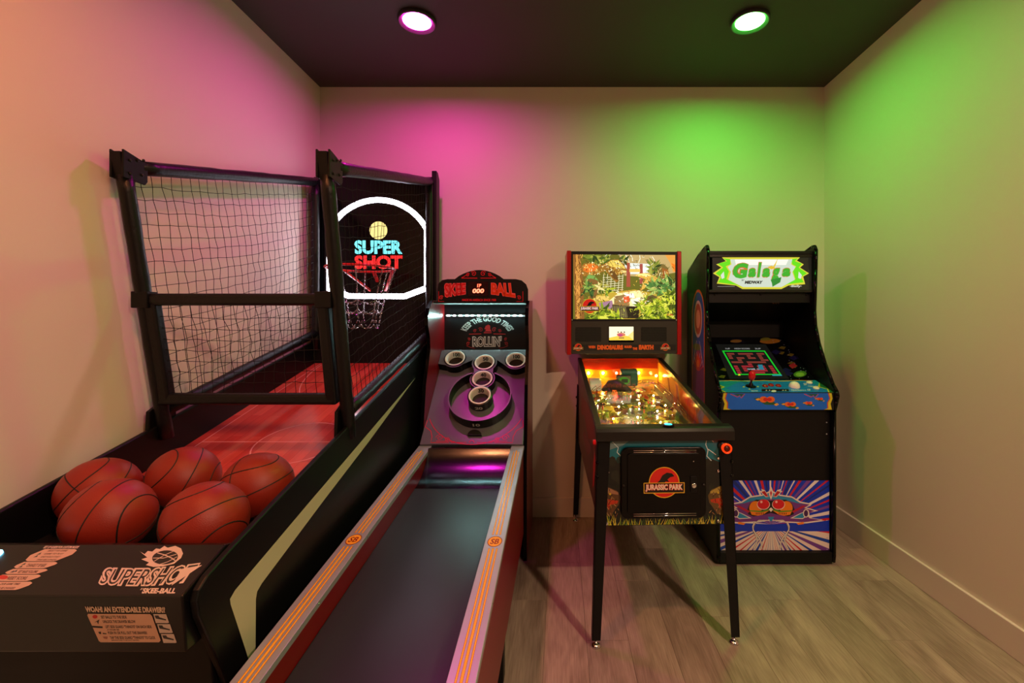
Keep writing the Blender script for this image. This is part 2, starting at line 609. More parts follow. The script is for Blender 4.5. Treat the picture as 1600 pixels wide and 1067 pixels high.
# ------------------------------------------------------------------ basketball game along the left wall
BX0, BX1 = -1.665, -0.862               # outer faces of the two side panels
BC = (BX0 + BX1) / 2
bk = root('basketball_arcade_game', (BC, 2.1, 0), 'black two-post basketball arcade game with net cage and lit backboard along the left wall', 'arcade game')
def ztop(Y):
    return 0.935 + 0.25 * (Y - 1.80)
side = [(1.088, 0.715), (1.096, 0.738), (1.125, 0.757), (1.20, 0.782), (1.40, ztop(1.40)), (3.15, ztop(3.15)), (3.15, 0.03), (1.32, 0.03), (1.30, 0.12), (1.172, 0.486), (1.095, 0.675)]
for x0, x1 in ((BX0, BX0 + 0.02), (BX1 - 0.02, BX1)):
    MB().prism_x(side, x0, x1).build('side_panel', M['black'], bk, 0.006, seg=3)
XI0, XI1 = BX0 + 0.02, BX1 - 0.02
MB().prism_x([(1.072, 0.738), (1.212, 0.79), (1.235, 0.785), (1.235, 0.60), (1.085, 0.597)], XI0 + 0.001, XI1 - 0.001).build('console', mat('black_console', (13, 12, 13), 0.26), bk, 0.004)
MB().prism_x([(1.155, 0.597), (1.30, 0.597), (1.30, 0.03), (1.24, 0.03), (1.17, 0.45)], XI0 + 0.001, XI1 - 0.001).build('drawer', M['black'], bk, 0.004)
MB().prism_x([(1.235, 0.6692), (1.75, 0.7259), (1.75, 0.70), (1.235, 0.65)], XI0, XI1).build('ball_tray', M['black_matt'], bk)
# court
c0, c1 = Vector((0, 1.75, 0.7679)), Vector((0, 3.08, 1.105))
def court_mat():
    m = bpy.data.materials.new('printed_red_wood_court')
    m.use_nodes = True
    nt = m.node_tree; N = nt.nodes.new; L = nt.links.new
    b = nt.nodes['Principled BSDF']
    tc = N('ShaderNodeTexCoord'); mp = N('ShaderNodeMapping')
    mp.inputs['Scale'].default_value = (1, 1, 1)
    L(tc.outputs['Object'], mp.inputs[0])
    br = N('ShaderNodeTexBrick')
    br.inputs['Scale'].default_value = 1.0
    br.inputs['Brick Width'].default_value = 0.42; br.inputs['Row Height'].default_value = 0.048; br.inputs['Mortar Size'].default_value = 0.0006
    br.inputs['Color1'].default_value = (*lin((226, 98, 80)), 1); br.inputs['Color2'].default_value = (*lin((200, 64, 54)), 1)
    br.inputs['Mortar'].default_value = (*lin((150, 38, 34)), 1)
    mp2 = N('ShaderNodeMapping'); mp2.inputs['Rotation'].default_value = (0, 0, PI / 2)
    L(mp.outputs[0], mp2.inputs[0]); L(mp2.outputs[0], br.inputs['Vector'])
    n = N('ShaderNodeTexNoise'); n.inputs['Scale'].default_value = 9; n.inputs['Detail'].default_value = 5
    mp3 = N('ShaderNodeMapping'); mp3.inputs['Scale'].default_value = (6, 0.6, 1)
    L(mp.outputs[0], mp3.inputs[0]); L(mp3.outputs[0], n.inputs['Vector'])
    mx = N('ShaderNodeMix'); mx.data_type = 'RGBA'; mx.blend_type = 'MULTIPLY'; mx.inputs[0].default_value = 0.6
    L(br.outputs['Color'], mx.inputs[6]); L(n.outputs['Fac'], mx.inputs[7]); 
    g = N('ShaderNodeMix'); g.data_type = 'RGBA'; g.inputs[0].default_value = 0.45
    L(mx.outputs[2], g.inputs[6]); L(br.outputs['Color'], g.inputs[7])
    L(g.outputs[2], b.inputs['Base Color'])
    b.inputs['Roughness'].default_value = 0.1
    return m
M['court'] = court_mat()
MB().prism_x([(c0.y, c0.z), (c1.y, c1.z), (c1.y, c1.z - 0.05), (c0.y, c0.z - 0.05)], XI0, XI1).build('court', M['court'], bk)
cf = Frame(Vector((BC, c0.y, c0.z)), (1, 0, 0), c1 - c0)
a = Art(cf, 0.0006); LC = (232, 150, 140)
hw = (XI1 - XI0) / 2
a.stroke([(-hw + 0.045, 0.0), (-hw + 0.045, 1.36)], 0.005, LC).stroke([(hw - 0.045, 0.0), (hw - 0.045, 1.36)], 0.005, LC)
a.stroke([(-hw + 0.045, 0.31), (hw - 0.045, 0.31)], 0.005, LC).stroke(circ(0.10, 0.31, 0.185, 40), 0.006, LC, True)
a.stroke(circ(0.0, 1.34, 0.32, 30, 0.62, PI, 2 * PI), 0.006, LC)
a.build('court_line', M['print_gloss'], bk)
MB().box(XI0, XI1, 3.08, 3.10, 0.9, 1.52).build('rear_panel', M['black_matt'], bk)
MB().box(XI0, XI1, 1.32, 3.12, 0.03, 0.06).build('bottom_panel', M['black_matt'], bk)
# backboard
YBB = 3.10
MB().box(BX0, BX1 + 0.012, YBB, YBB + 0.06, 1.10, 2.362).build('backboard', M['black_gloss'], bk, 0.004)
ledf = Frame((0, YBB, 0), (1, 0, 0), (0, 0, 1))
def led_outline(g):
    """g: how far inside the outer contour, picture pixels at the board"""
    p = [(544 + g * 0.3, 466.5 - g), (633.6 - g * 0.3, 467 - g), (671 - g, 453 - g * 0.75), (671 - g, 357 + g * 0.3)]
    R = 89 - g; cx, cy = 591.3, 397.5
    a0 = math.atan2(cy - 357 - g * 0.3, 671 - g - cx); a1 = math.atan2(cy - 360 - g * 0.3, 511 + g - cx)
    for i in range(1, 24):
        t = a0 + (a1 - a0) * i / 24
        p.append((cx + R * math.cos(t), cy - R * math.sin(t)))
    p += [(511 + g, 360 + g * 0.3), (511 + g, 454 - g * 0.75)]
    return [ledf.hit(u, v) for u, v in p]
MB().ringprism(ledf, led_outline(0), led_outline(8.0), 0.0005, 0.006).build('led_outline', M['led_white'], bk, label='glowing white outline on the backboard')
MB().prism(ledf, [ledf.hit(u, v) for u, v in ((548, 341), (636, 341), (636, 424), (548, 424))], 0.0005, 0.002).build('led_display', M['black_gloss'], bk)
a = Art(ledf, 0.0026)
a.poly([ledf.hit(591.5 + 14 * math.cos(2 * PI * i / 28), 360 + 14 * math.sin(2 * PI * i / 28)) for i in range(28)], (228, 208, 130))
a.textq('SUPER', [(554, 397), (629, 397), (629, 375.5), (554, 375.5)], (120, 240, 250), 0.045)
a.textq('SHOT', [(554, 420.5), (629, 420.5), (629, 399), (554, 399)], (255, 40, 40), 0.045)
a.build('led_lettering', M['led_txt'], bk, label='lit cyan and red two-line lettering')
# hoop
hc = Vector((-1.228, 2.83, 1.712)); HR = 0.198
hp = MB()
hp.tube([hc + Vector((HR * math.cos(2 * PI * i / 36), HR * math.sin(2 * PI * i / 36), 0)) for i in range(36)], 0.0075, 8, True)
hoop = hp.build('hoop', M['red_bright'], bk)
b = MB()
b.bar(hc + Vector((-0.15, 0.12, -0.008)), hc + Vector((-0.05, 0.265, -0.12)), 0.016, 0.012)
b.bar(hc + Vector((0.15, 0.12, -0.008)), hc + Vector((0.05, 0.265, -0.12)), 0.016, 0.012)
MB().box(hc.x - 0.05, hc.x + 0.05, YBB - 0.012, YBB - 0.0005, hc.z - 0.14, hc.z - 0.05).build('mount_plate', M['black'], hoop)
b.bar(hc + Vector((0, HR, -0.004)), hc + Vector((0, 0.262, -0.06)), 0.022, 0.01)
b.build_each('hoop_bracket', M['red_bright'], hoop)
ch = MB()
def chain(p, q, sag=0.0, r=0.0042):
    p = Vector(p); q = Vector(q); n = max(2, int((q - p).length / 0.013))
    for i in range(n):
        t = (i + 0.5) / n
        c = p.lerp(q, t) + Vector((0, 0, -sag * 4 * t * (1 - t)))
        d = (q - p + Vector((0, 0, -sag * 4 * (1 - 2 * t)))).normalized()
        s_ = d.cross(Vector((0.3, 0.2, 0.93))).normalized()
        if i % 2:
            s_ = d.cross(s_).normalized()
        ch.tube([c + d * 0.0095 * math.cos(k * PI / 3) + s_ * r * math.sin(k * PI / 3) for k in range(6)], 0.0015, 3, True)
def ringp(k, rr, z):
    an = 2 * PI * (k + 0.35) / 8
    return hc + Vector((rr * math.cos(an), rr * math.sin(an), z))
for k in range(8):
    chain(ringp(k, HR, -0.008), ringp(k, 0.135, -0.2))
    chain(ringp(k, 0.135, -0.2), ringp(k, 0.11, -0.31))
    for rr, z, sg in ((0.135, -0.2, 0.018), (0.12, -0.255, 0.025), (0.11, -0.31, 0.06)):
        chain(ringp(k, rr, z), ringp(k + 1, rr, z), sg)
ch.build('chain_net', M['chrome'], hoop)
# padded cage frame
XPL, XPR = BX0 + 0.03, BX1 - 0.012
def postpt(X, z):
    return Vector((X, 1.90 - 0.193 * (z - 0.93) / 1.09, z))
def lumpy(p, q, r, n=14, seed=1):
    rnd = random.Random(seed); p = Vector(p); q = Vector(q)
    return [p.lerp(q, i / n) for i in range(n + 1)], [r * (1 + rnd.uniform(-0.05, 0.07)) for i in range(n + 1)]
for k, X in enumerate((XPL, XPR)):
    pts, rr = lumpy(postpt(X, 0.90), postpt(X, 1.93), 0.026, 16, k)
    MB().tube(pts, rr, 10).build('front_post', M['fabric'], bk)
    b = MB()
    b.bar(postpt(X, 1.915) + Vector((-0.004, -0.002, 0)), postpt(X, 2.012) + Vector((-0.004, -0.002, 0)), 0.040, 0.040, (0, 1, 0))
    s_ = X + (0.033 if X > -1.2 else 0.033)
    top = postpt(X, 1.965)
    b.prism_x([(top.y - 0.025, 1.915), (top.y + 0.065, 1.91), (top.y + 0.075, 1.925), (top.y + 0.075, 1.995), (top.y - 0.025, 2.018)], X + 0.018, X + 0.026)
    b.prism_x([(top.y - 0.025, 1.915), (top.y + 0.065, 1.91), (top.y + 0.075, 1.925), (top.y + 0.075, 1.995), (top.y - 0.025, 2.018)], X - 0.028, X - 0.020)
    br = b.build_each('corner_bracket', M['black'], bk, 0.002)[1]
    b = MB()
    for dy, dz in ((0.0, 0.02), (0.03, 0.03), (0.055, 0.038), (0.0, -0.03), (0.05, -0.02)):
        b.lathe([(0.0055, 0), (0.0055, 0.003), (0.003, 0.005)], (X + 0.026, top.y + dy, top.z + dz), (1, 0, 0), 8)
    b.build_each('bolt', M['gun'], br)
    pts, rr = lumpy((X, top.y + 0.06, 1.975), (X, 3.13, 2.335), 0.027, 18, 5 + k)
    MB().tube(pts, rr, 10).build('top_rail', M['fabric'], bk)
    pts, rr = lumpy((X, 1.90, ztop(1.90) + 0.055), (X, 3.08, ztop(3.08) + 0.055), 0.026, 16, 8 + k)
    MB().tube(pts, rr, 10).build('lower_rail', M['fabric'], bk)
    pts, rr = lumpy((X + (0.0 if k == 0 else 0.0), 3.07, 1.2), (X, 3.07, 2.30), 0.026, 14, 12 + k)
    MB().tube(pts, rr, 10).build('rear_post', M['fabric'], bk)
    MB().prism_x([(1.84, ztop(1.84) - 0.10), (1.98, ztop(1.98) - 0.10), (1.98, ztop(1.98) + 0.05), (1.93, ztop(1.93) + 0.09), (1.85, ztop(1.85) + 0.07)], X - 0.036, X - 0.02 if k == 0 else X - 0.022).build('post_mount', M['black'], bk, 0.003)
    b = MB()
    for dy, dz in ((0.03, -0.06), (0.1, -0.05), (0.05, 0.0), (0.10, 0.03)):
        b.lathe([(0.006, 0), (0.006, 0.003), (0.003, 0.005)], (X - 0.022 if k else X - 0.02, 1.84 + dy, ztop(1.84) + dz), (1, 0, 0), 8)
    b.build_each('mount_bolt', M['steel'], bk)
MB().prism_x([(3.09, 1.1), (3.17, 1.1), (3.17, 2.36), (3.13, 2.40), (3.09, 2.40)], BX1 - 0.002, BX1 + 0.03).build('rear_upright', M['black'], bk, 0.003)
# guard frame across the front
XG0, XG1 = XPL + 0.02, XPR - 0.055
for z, r in ((1.468, 0.024), (1.066, 0.024)):
    p, q = postpt(XG0 - 0.02, z), postpt(XG1 + 0.015, z)
    MB().bar(p, q, 0.046, 0.044, (0, 1, 0)).build('guard_bar', M['fabric'], bk, 0.012, seg=3)
p, q = postpt(XG1, 1.045), postpt(XG1, 1.485)
MB().bar(p, q, 0.044, 0.044, (0, 1, 0)).build('guard_upright', M['fabric'], bk, 0.01, seg=3)
p, q = postpt(XG0 + 0.01, 1.045), postpt(XG0 + 0.01, 1.485)
MB().bar(p, q, 0.044, 0.044, (0, 1, 0)).build('guard_upright', M['fabric'], bk, 0.01, seg=3)
b = MB()
for X in (XG0 - 0.015, XG1 + 0.01):
    p = postpt(X, 1.468)
    b.box(p.x - 0.032, p.x + 0.032, p.y - 0.03, p.y + 0.02, p.z - 0.034, p.z + 0.03)
b.build_each('guard_joint', M['black'], bk, 0.003)
# nets
def net(name, A, B, C_, D, nu, nv, nrm, seed, sag=0.02, bulge=0.02, r=0.0014):
    A, B, C_, D = map(Vector, (A, B, C_, D)); nrm = Vector(nrm); rnd = random.Random(seed)
    g = [[None] * (nv + 1) for _ in range(nu + 1)]
    for i in range(nu + 1):
        for j in range(nv + 1):
            s_, t = i / nu, j / nv
            p = A.lerp(B, s_).lerp(D.lerp(C_, s_), t)
            k = math.sin(PI * s_) * math.sin(PI * t)
            edge = 1.0 if 0 < i < nu and 0 < j < nv else 0.0
            p = p + Vector((0, 0, -sag * math.sin(PI * s_) * (1 - t) * math.sin(PI * t) ** 0.5)) + nrm * (bulge * k + edge * rnd.uniform(-0.004, 0.004))
            p += Vector((0, edge * rnd.uniform(-0.003, 0.003), edge * rnd.uniform(-0.004, 0.004)))
            if abs(nrm.y) > 0.5:
                p.x += edge * rnd.uniform(-0.006, 0.006)
            g[i][j] = p
    m = MB()
    for i in range(nu + 1):
        m.tube([g[i][j] for j in range(nv + 1)], r, 3)
    for j in range(nv + 1):
        m.tube([g[i][j] for i in range(nu + 1)], r, 3)
    for i in range(1, nu):
        for j in range(1, nv):
            c = g[i][j]; q = r * 1.9
            m.add([c + Vector((q, 0, 0)), c + Vector((-q, 0, 0)), c + Vector((0, q, 0)), c + Vector((0, -q, 0)), c + Vector((0, 0, q)), c + Vector((0, 0, -q))],
                  [(0, 2, 4), (2, 1, 4), (1, 3, 4), (3, 0, 4), (2, 0, 5), (1, 2, 5), (3, 1, 5), (0, 3, 5)], 0)
    m.build(name, M['string'], bk, recalc=False)
for k, X in enumerate((XPL, XPR)):
    net('side_net', (X, 1.735, 1.945), (X, 3.05, 2.285), (X, 3.05, ztop(3.05) + 0.075), (X, 1.90, ztop(1.90) + 0.08), 27, 19, (1, 0, 0) if k == 0 else (-1, 0, 0), 3 + k, 0.05, 0.03)
fy = postpt(0, 1.445)
net('guard_net', postpt(XG0 + 0.03, 1.445), postpt(XG1 - 0.02, 1.445), postpt(XG1 - 0.02, 1.09), postpt(XG0 + 0.03, 1.09), 15, 8, (0, 1, 0), 9, 0.015, 0.02, 0.0013)
# cream stripe on the right side panel
sf = Frame((BX1, 1.8, 0.8), (0, 1, 0), (0, 0, 1))
a = Art(sf, 0.0006)
a.polyp([(649.5, 589.5), (576, 690), (507, 780), (409, 911), (401.5, 924), (399.5, 936), (399, 1000), (399, 1060), (393, 1046), (383, 1014), (360, 944), (359, 936), (367, 922), (487, 780), (564, 690)], (196, 190, 156))
a.build('side_stripe', M['print'], bk, label='long cream stripe on the side panel')
MB().lathe([(0.004, 0), (0.004, 0.002)], (BX1 - 0.01, *sf.pt(*sf.hit(332, 907)).yz), (1, 0, 0), 8).build('indicator_light', mat('red_indicator', (255, 30, 20), 0.3, emit=(255, 30, 20), estr=1.5), bk)
# console prints
tf = Frame((BC, 1.072, 0.738), (1, 0, 0), (0, 0.14, 0.052))
WH = (226, 196, 190); DK = (40, 36, 37); TAN = (214, 176, 158)
a = Art(tf, 0.0006)
a.textf('SUPERSHOT', lambda x, y: tuple(v0 for v0 in tf.hit(152 + 140 * x + 12 * y + 10 * x * y, 914 - 28 * y - 3 * x + 4 * math.sin(PI * x) - 4 * x * y)), WH, 0.085)
a.textf('SUPERSHOT', lambda x, y: tuple(v0 for v0 in tf.hit(155 + 134 * x + 12 * y + 10 * x * y, 911.5 - 23 * y - 3 * x + 4 * math.sin(PI * x) - 4 * x * y)), DK, 0.0)
a.polyp([(284, 889), (316, 883), (268, 915)], WH)
a.textq('BY', [(219, 922), (224, 922), (226, 919), (221, 919)], WH)
a.textq('SKEE-BALL', [(221, 927.5), (273, 927.5), (277, 919), (225, 919)], WH, 0.05)
a.polyp([(219, 862), (226, 866), (231, 861), (238, 862), (244, 857), (250, 858), (257, 853), (262, 856), (274, 853), (283, 857), (286, 865), (283, 872), (272, 881), (255, 885), (240, 886), (228, 883), (233, 879), (221, 874), (230, 871)], WH)
a.polyp([(258 + 20 * math.cos(t * PI / 14) + 3 * math.sin(t * PI / 14), 871 - 11 * math.sin(t * PI / 14)) for t in range(28)], DK)
for pts in ([(239, 872), (256, 872), (276, 866)], [(241, 877), (256, 868), (272, 861)], [(250, 882), (262, 878), (277, 870)], [(246, 864), (257, 867), (268, 872), (274, 876)]):
    a.strokep(pts, 0.0022, WH)
a.build('logo_print', M['print'], bk, label='white slanted lettering with a flaming ball')
a = Art(tf, 0.0006)
a.textq('SET UP GUIDE FOR CUSTOM MODE', [(67, 857), (121, 857), (125, 853), (71, 853)], WH, 0.04)
def slant(u0, v0, u1, v1, k):
    w_ = (v1 - v0) * k
    return [(u0 + w_ * 1.0, v0), (u1 + w_ - 3, v0), (u1 + w_, v0 + 2), (u1 + w_ * 0.75, v0 + (v1 - v0) * 0.45), (u1, v1 - 1.5), (u1 - 6, v1), (u0 + 3, v1), (u0, v1 - 2), (u0 + w_ * 0.25, v0 + (v1 - v0) * 0.5)]
for (u0, v0, u1, v1, lines) in ((40, 858, 90, 877, ['SELECT AN GAME', 'GAME TO PLAY', 'AND HOLD START', 'FIVE SECONDS']), (22, 878, 74, 888, ['CHANGE IT UP BABY']), (8, 889, 62, 897, ['SET BASE VOLUME']),
                               (-12, 898, 48, 908, ['RESET SCORE']), (-30, 909, 30, 922, ['OUR GAME TIMES', 'CAN BE CHANGED'])):
    a.polyp(slant(u0, v0, u1, v1, 1.6), TAN)
    n = len(lines); hgt = (v1 - v0) / n
    for i, s_ in enumerate(lines):
        vb = v0 + hgt * (i + 0.8); vt = v0 + hgt * (i + 0.28)
        sh = (v1 - vb) * 1.2
        um = (u0 + u1) / 2 + 6 + sh
        a.textq(s_, [(um - 16, vb), (um + 14, vb), (um + 18, vt), (um - 12, vt)], (96, 60, 52), 0.04)
for uu, vv, cc in ((61, 865, (50, 70, 60)), (56, 869, (50, 70, 60)), (37, 881, (50, 70, 60)), (32, 885, (50, 70, 60)), (19, 893, (50, 60, 80)), (24, 892, (50, 60, 80))):
    a.polyp([(uu - 4, vv + 2), (uu + 2, vv + 1.5), (uu + 4, vv - 2)], cc)
a.polyp([(5 + 8 * math.cos(t * PI / 8), 902 - 3.4 * math.sin(t * PI / 8)) for t in range(16)], (206, 60, 50))
a.build('instruction_print', M['print'], bk, label='stepped tan instruction boxes')
MB().lathe([(0.016, 0), (0.016, 0.004), (0.012, 0.007), (0.001, 0.008)], tf.pt(*tf.hit(-9, 868)), tf.n, 16).build('start_button', mat('cyan_lit_button', (120, 220, 255), 0.3, emit=(120, 220, 255), estr=6), bk)
ff = Frame((BC, 1.072, 0.738), (1, 0, 0), (0, -0.013, 0.141))
a = Art(ff, 0.0008)
a.textq('WOAH! AN EXTENDABLE DRAWER!?', [(135, 956), (259, 957), (258, 948), (133, 947)], (214, 180, 150), 0.05)
a.polyp([(138, 958.5), (235, 959), (238, 962), (251.5, 1000), (249, 1003), (158, 1003), (155, 1001), (137, 961)], (208, 160, 130))
for i, (s_, u0, u1, v0) in enumerate((('SET BALLS TO THE SIDE', 159, 199, 966), ('UNLOCK THE DRAWER BELOW', 162, 213, 973), ('LIFT SIDE GUARD "THINGYS" ON EACH SIDE', 166, 238, 981), ('PUSH IN OR PULL OUT THE DRAWER!', 170, 231, 990.5), ('TAP THE SIDE GUARD "THINGYS" TO CLICK', 173, 244, 998))):
    a.textq(s_, [(u0, v0), (u1, v0), (u1 - 1.5, v0 - 4.6), (u0 - 1.5, v0 - 4.6)], (44, 26, 20), 0.04)
a.textq('AT THE SAME TIME', [(168, 984.5), (187, 984.5), (186.5, 982.3), (167.5, 982.3)], (44, 26, 20), 0.04)
a.textq('(MAKING SURE TO BE FULLY SEATED)', [(175, 1001), (218, 1001), (217.5, 999), (174.5, 999)], (44, 26, 20), 0.04)
a.polyp([(149 + 4 * math.cos(t * PI / 8), 963 - 3 * math.sin(t * PI / 8)) for t in range(16)], (196, 36, 26))
a.polyp([(148, 972), (156, 967), (154, 975), (152, 971)], (30, 22, 20)).polyp([(144, 977), (161, 978), (161, 981), (145, 980)], (30, 22, 20))
a.polyp([(154, 987), (158, 986), (159, 990), (156, 990)], (30, 22, 20)).polyp([(161, 988), (167, 989), (167, 990.5), (161, 990)], (30, 22, 20)).polyp([(161, 994), (169, 994), (168, 998), (163, 997)], (150, 90, 70))
for k in range(3):
    u0, v0 = 240 + 6 * k, 959 + 15.5 * k
    a.polyp([(u0, v0), (u0 + 20, v0), (u0 + 24.5, v0 + 13), (u0 + 23, v0 + 14), (u0 + 4, v0 + 14)], (202, 178, 160))
    a.polyp([(u0 + 2, v0 + 2), (u0 + 8, v0 + 2), (u0 + 10, v0 + 5), (u0 + 20, v0 + 8), (u0 + 20, v0 + 10), (u0 + 4, v0 + 7)], (50, 44, 44))
a.build('drawer_sticker', M['print'], bk, label='tan instruction sticker on the drawer front')

# ------------------------------------------------------------------ five basketballs in the tray
M['ballskin'] = mat('orange_rubber', (146, 38, 22), 0.42, bump=(420, 0.35))
M['seam'] = mat('black_rubber_seam', (22, 16, 14), 0.6)
BR = 0.110
def basketball(x, y, z, rot, label):
    o = MB().ball((0, 0, 0), BR, 40, 24).build('basketball', M['ballskin'], None)
    o.location = (x, y, z); o.rotation_euler = rot
    o['label'] = label; o['category'] = 'basketball'; o['group'] = 'basketballs in the tray'
    m = MB(); R = BR - 0.0008; n = 48
    m.tube([(R * math.cos(t * 2 * PI / n), R * math.sin(t * 2 * PI / n), 0) for t in range(n)], 0.0022, 5, True)
    m.tube([(0, R * math.cos(t * 2 * PI / n), R * math.sin(t * 2 * PI / n)) for t in range(n)], 0.0022, 5, True)
    for s_ in (-1, 1):
        pts = []
        for t in range(n):
            an = 2 * PI * t / n
            v = Vector((s_ * (0.60 + 0.13 * math.cos(2 * an)), 0.92 * math.cos(an) * 0.75, 0.75 * math.sin(an))).normalized()
            pts.append(v * R)
        m.tube(pts, 0.0022, 5, True)
    s_ = m.build('seam', M['seam'], o, local=True)
    return o
basketball(-1.346, 1.375, 0.7956, (0.5, 0.35, 0.15), 'orange basketball at the front left of the tray, nearest the instruction print')
basketball(-1.045, 1.355, 0.7934, (0.25, 0.9, -0.3), 'orange basketball at the front right of the tray beside the cream striped panel')
basketball(-1.533, 1.53, 0.8126, (0.15, 0.75, 0.9), 'orange basketball at the far left of the tray against the left side panel')
basketball(-1.335, 1.63, 0.8236, (0.9, 0.5, 0.7), 'orange basketball in the middle of the back row, touching the red court')
basketball(-1.036, 1.575, 0.8176, (0.3, 1.2, 0.2), 'orange basketball at the back right of the tray below the right post')

# ------------------------------------------------------------------ alley roller machine in the middle
SX0, SX1 = -0.809, -0.2055
SCX = (SX0 + SX1) / 2
sk = root('alley_roller_game', (SCX, 1.9, 0), 'red and black alley bowling arcade game with ringed target board and silver rails', 'arcade game')
RW = 0.0735
def zrail(Y):
    return 0.670 + 0.115 * (Y - 2.63)
Y0 = 0.42
for k, (x0, x1) in enumerate(((SX0, SX0 + RW), (SX1 - RW, SX1))):
    MB().prism_x([(Y0, zrail(Y0) - 0.013), (2.62, zrail(2.62) - 0.013), (2.62, 0.17), (Y0, 0.17)], x0 + 0.003, x1 - 0.003).build('rail_board', M['red'], sk, 0.003)
    pl = MB().prism_x([(Y0, zrail(Y0)), (2.635, zrail(2.635)), (2.635, zrail(2.635) - 0.02), (Y0, zrail(Y0) - 0.02)], x0, x1).build('rail_cap', M['steel'], sk, 0.0015)
    b = MB()
    for Y in (0.7, 1.05, 1.4, 1.75, 2.1, 2.36, 2.58):
        for xs, ax in ((x0, (-1, 0, 0)), (x1, (1, 0, 0))):
            b.lathe([(0.0035, 0), (0.0035, 0.001), (0.001, 0.002)], (xs, Y, zrail(Y) - 0.01), ax, 8)
    b.build_each('screw', M['chrome'], pl)
    rf = Frame(((x0 + x1) / 2, 2.63, zrail(2.63)), (1, 0, 0), (0, 1, 0.115))
    a = Art(rf, 0.0005)
    ov = rf.hit(773, 846) if k else rf.hit(543, 843)
    far, near = -0.085, -2.16
    for lo, hi in ((ov[1] + 0.042, far), (near, ov[1] - 0.042)):
        for dx, wd in ((-0.0138, 0.0046), (0, 0.007), (0.0138, 0.0046)):
            h2 = hi + (0.02 if dx == 0 and hi == far else 0)
            a.stroke([(dx, lo), (dx, h2)], wd + 0.0016, (150, 36, 16))
        for dx, wd in ((-0.0138, 0.0046), (0, 0.007), (0.0138, 0.0046)):
            h2 = hi + (0.02 if dx == 0 and hi == far else 0)
            a.stroke([(dx, lo + 0.001), (dx, h2 - 0.001)], wd, (252, 180, 44))
    a.poly(circ(0, ov[1], 0.0275, 28, 0.034), (140, 28, 20)).poly(circ(0, ov[1], 0.0248, 28, 0.0305), (250, 172, 50))
    a.text('SB', -0.015, ov[1] - 0.0165, 0.016, ov[1] + 0.0165, (140, 28, 20), 0.1, 0.02)
    a.build('rail_stripes', M['print_gloss'], sk, label='orange pinstripes with an oval two-letter emblem')
LX0, LX1 = SX0 + RW - 0.001, SX1 - RW + 0.001
MB().prism_x([(Y0, zrail(Y0) - 0.09), (2.335, zrail(2.335) - 0.10), (2.335, zrail(2.335) - 0.13), (Y0, zrail(Y0) - 0.13)], LX0, LX1).build('lane', M['lane'], sk)
# polished ball hop
hp = [(2.325, zrail(2.335) - 0.10)]
for i in range(1, 15):
    t = i / 14
    hp.append((2.325 + 0.24 * math.sin(t * 1.15) / math.sin(1.15), hp[0][1] + 0.135 * (1 - math.cos(t * 1.35)) / (1 - math.cos(1.35))))
n = len(hp)
b = MB()
vs_ = [(LX0, y, z) for y, z in hp] + [(LX1, y, z) for y, z in hp]
b.add(vs_, [(i, i + 1, n + i + 1, n + i) for i in range(n - 1)], 0, True)
b.box(LX0, LX1, hp[-1][0], hp[-1][0] + 0.012, hp[-1][1] - 0.03, hp[-1][1] + 0.002)
b.build('ball_hop', mat('polished_dark_steel', (84, 86, 92), 0.2, 1.0), sk, recalc=False)
MB().box(LX0, LX1, 2.60, 2.62, 0.2, 0.655).build('gap_board', M['black_matt'], sk)
# ball return at the player's end and supports
MB().prism_x([(Y0 - 0.16, 0.05), (Y0, 0.05), (Y0, zrail(Y0) - 0.02), (Y0 - 0.14, zrail(Y0) - 0.05)], SX0, SX1).build('player_end', M['black'], sk, 0.006)
for x0, x1 in ((SX0 + 0.01, SX0 + 0.06), (SX1 - 0.06, SX1 - 0.01)):
    for Y in (0.8, 1.75):
        MB().box(x0, x1, Y, Y + 0.05, 0, 0.175).build('leg', M['black'], sk, 0.003)
# head
HX0, HX1 = -0.821, -0.193
prof = [(2.655, 0.0), (2.655, 0.57), (2.685, 0.68), (2.747, 1.005), (2.80, 1.12), (2.84, 1.205), (2.832, 1.28), (2.79, 1.36), (2.786, 1.41), (2.82, 1.464), (2.896, 1.514), (3.235, 1.53), (3.235, 0.0)]
for x0, x1 in ((HX0, HX0 + 0.018), (HX1 - 0.018, HX1)):
    MB().prism_x(prof, x0, x1).build('side_panel', M['red'], sk, 0.002)
    n = len(prof)
    b = MB()
    for i in range(0, 11):
        (ya, za), (yb, zb) = prof[i], prof[i + 1]
        b.bar((x0 + 0.009, ya - 0.001, za), (x0 + 0.009, yb - 0.001, zb), 0.020, 0.004, (0, -1, 0.2) if i < 10 else (0, 0, 1))
    b.build('edge_trim', M['black_gloss'], sk)
b = MB()
for dy, z in ((0.02, 0.52), (0.03, 0.50), (0.022, 0.48), (0.012, 0.465), (0.012, 0.42), (0.03, 0.60), (0.06, 0.80), (0.12, 1.08), (0.16, 1.30)):
    b.lathe([(0.004, 0), (0.004, 0.001), (0.001, 0.002)], (HX1, 2.675 + dy, z), (1, 0, 0), 8)
b.build_each('panel_screw', M['chrome'], sk)
GX0, GX1 = HX0 + 0.018, HX1 - 0.018
MB().box(GX0, GX1, 3.20, 3.23, 0.02, 1.5).build('back_panel', M['black_matt'], sk)
P0, P1 = Vector(((GX0 + GX1) / 2, 2.632, 0.672)), Vector(((GX0 + GX1) / 2, 3.195, 1.192))
bf = Frame(P0, (1, 0, 0), P1 - P0)
BL = (P1 - P0).length
bw = (GX1 - GX0) / 2 - 0.001
tb = MB().prism(bf, [(-bw, 0), (bw, 0), (bw, BL), (-bw, BL)], -0.02, 0.0).build('target_board', M['board'], sk)
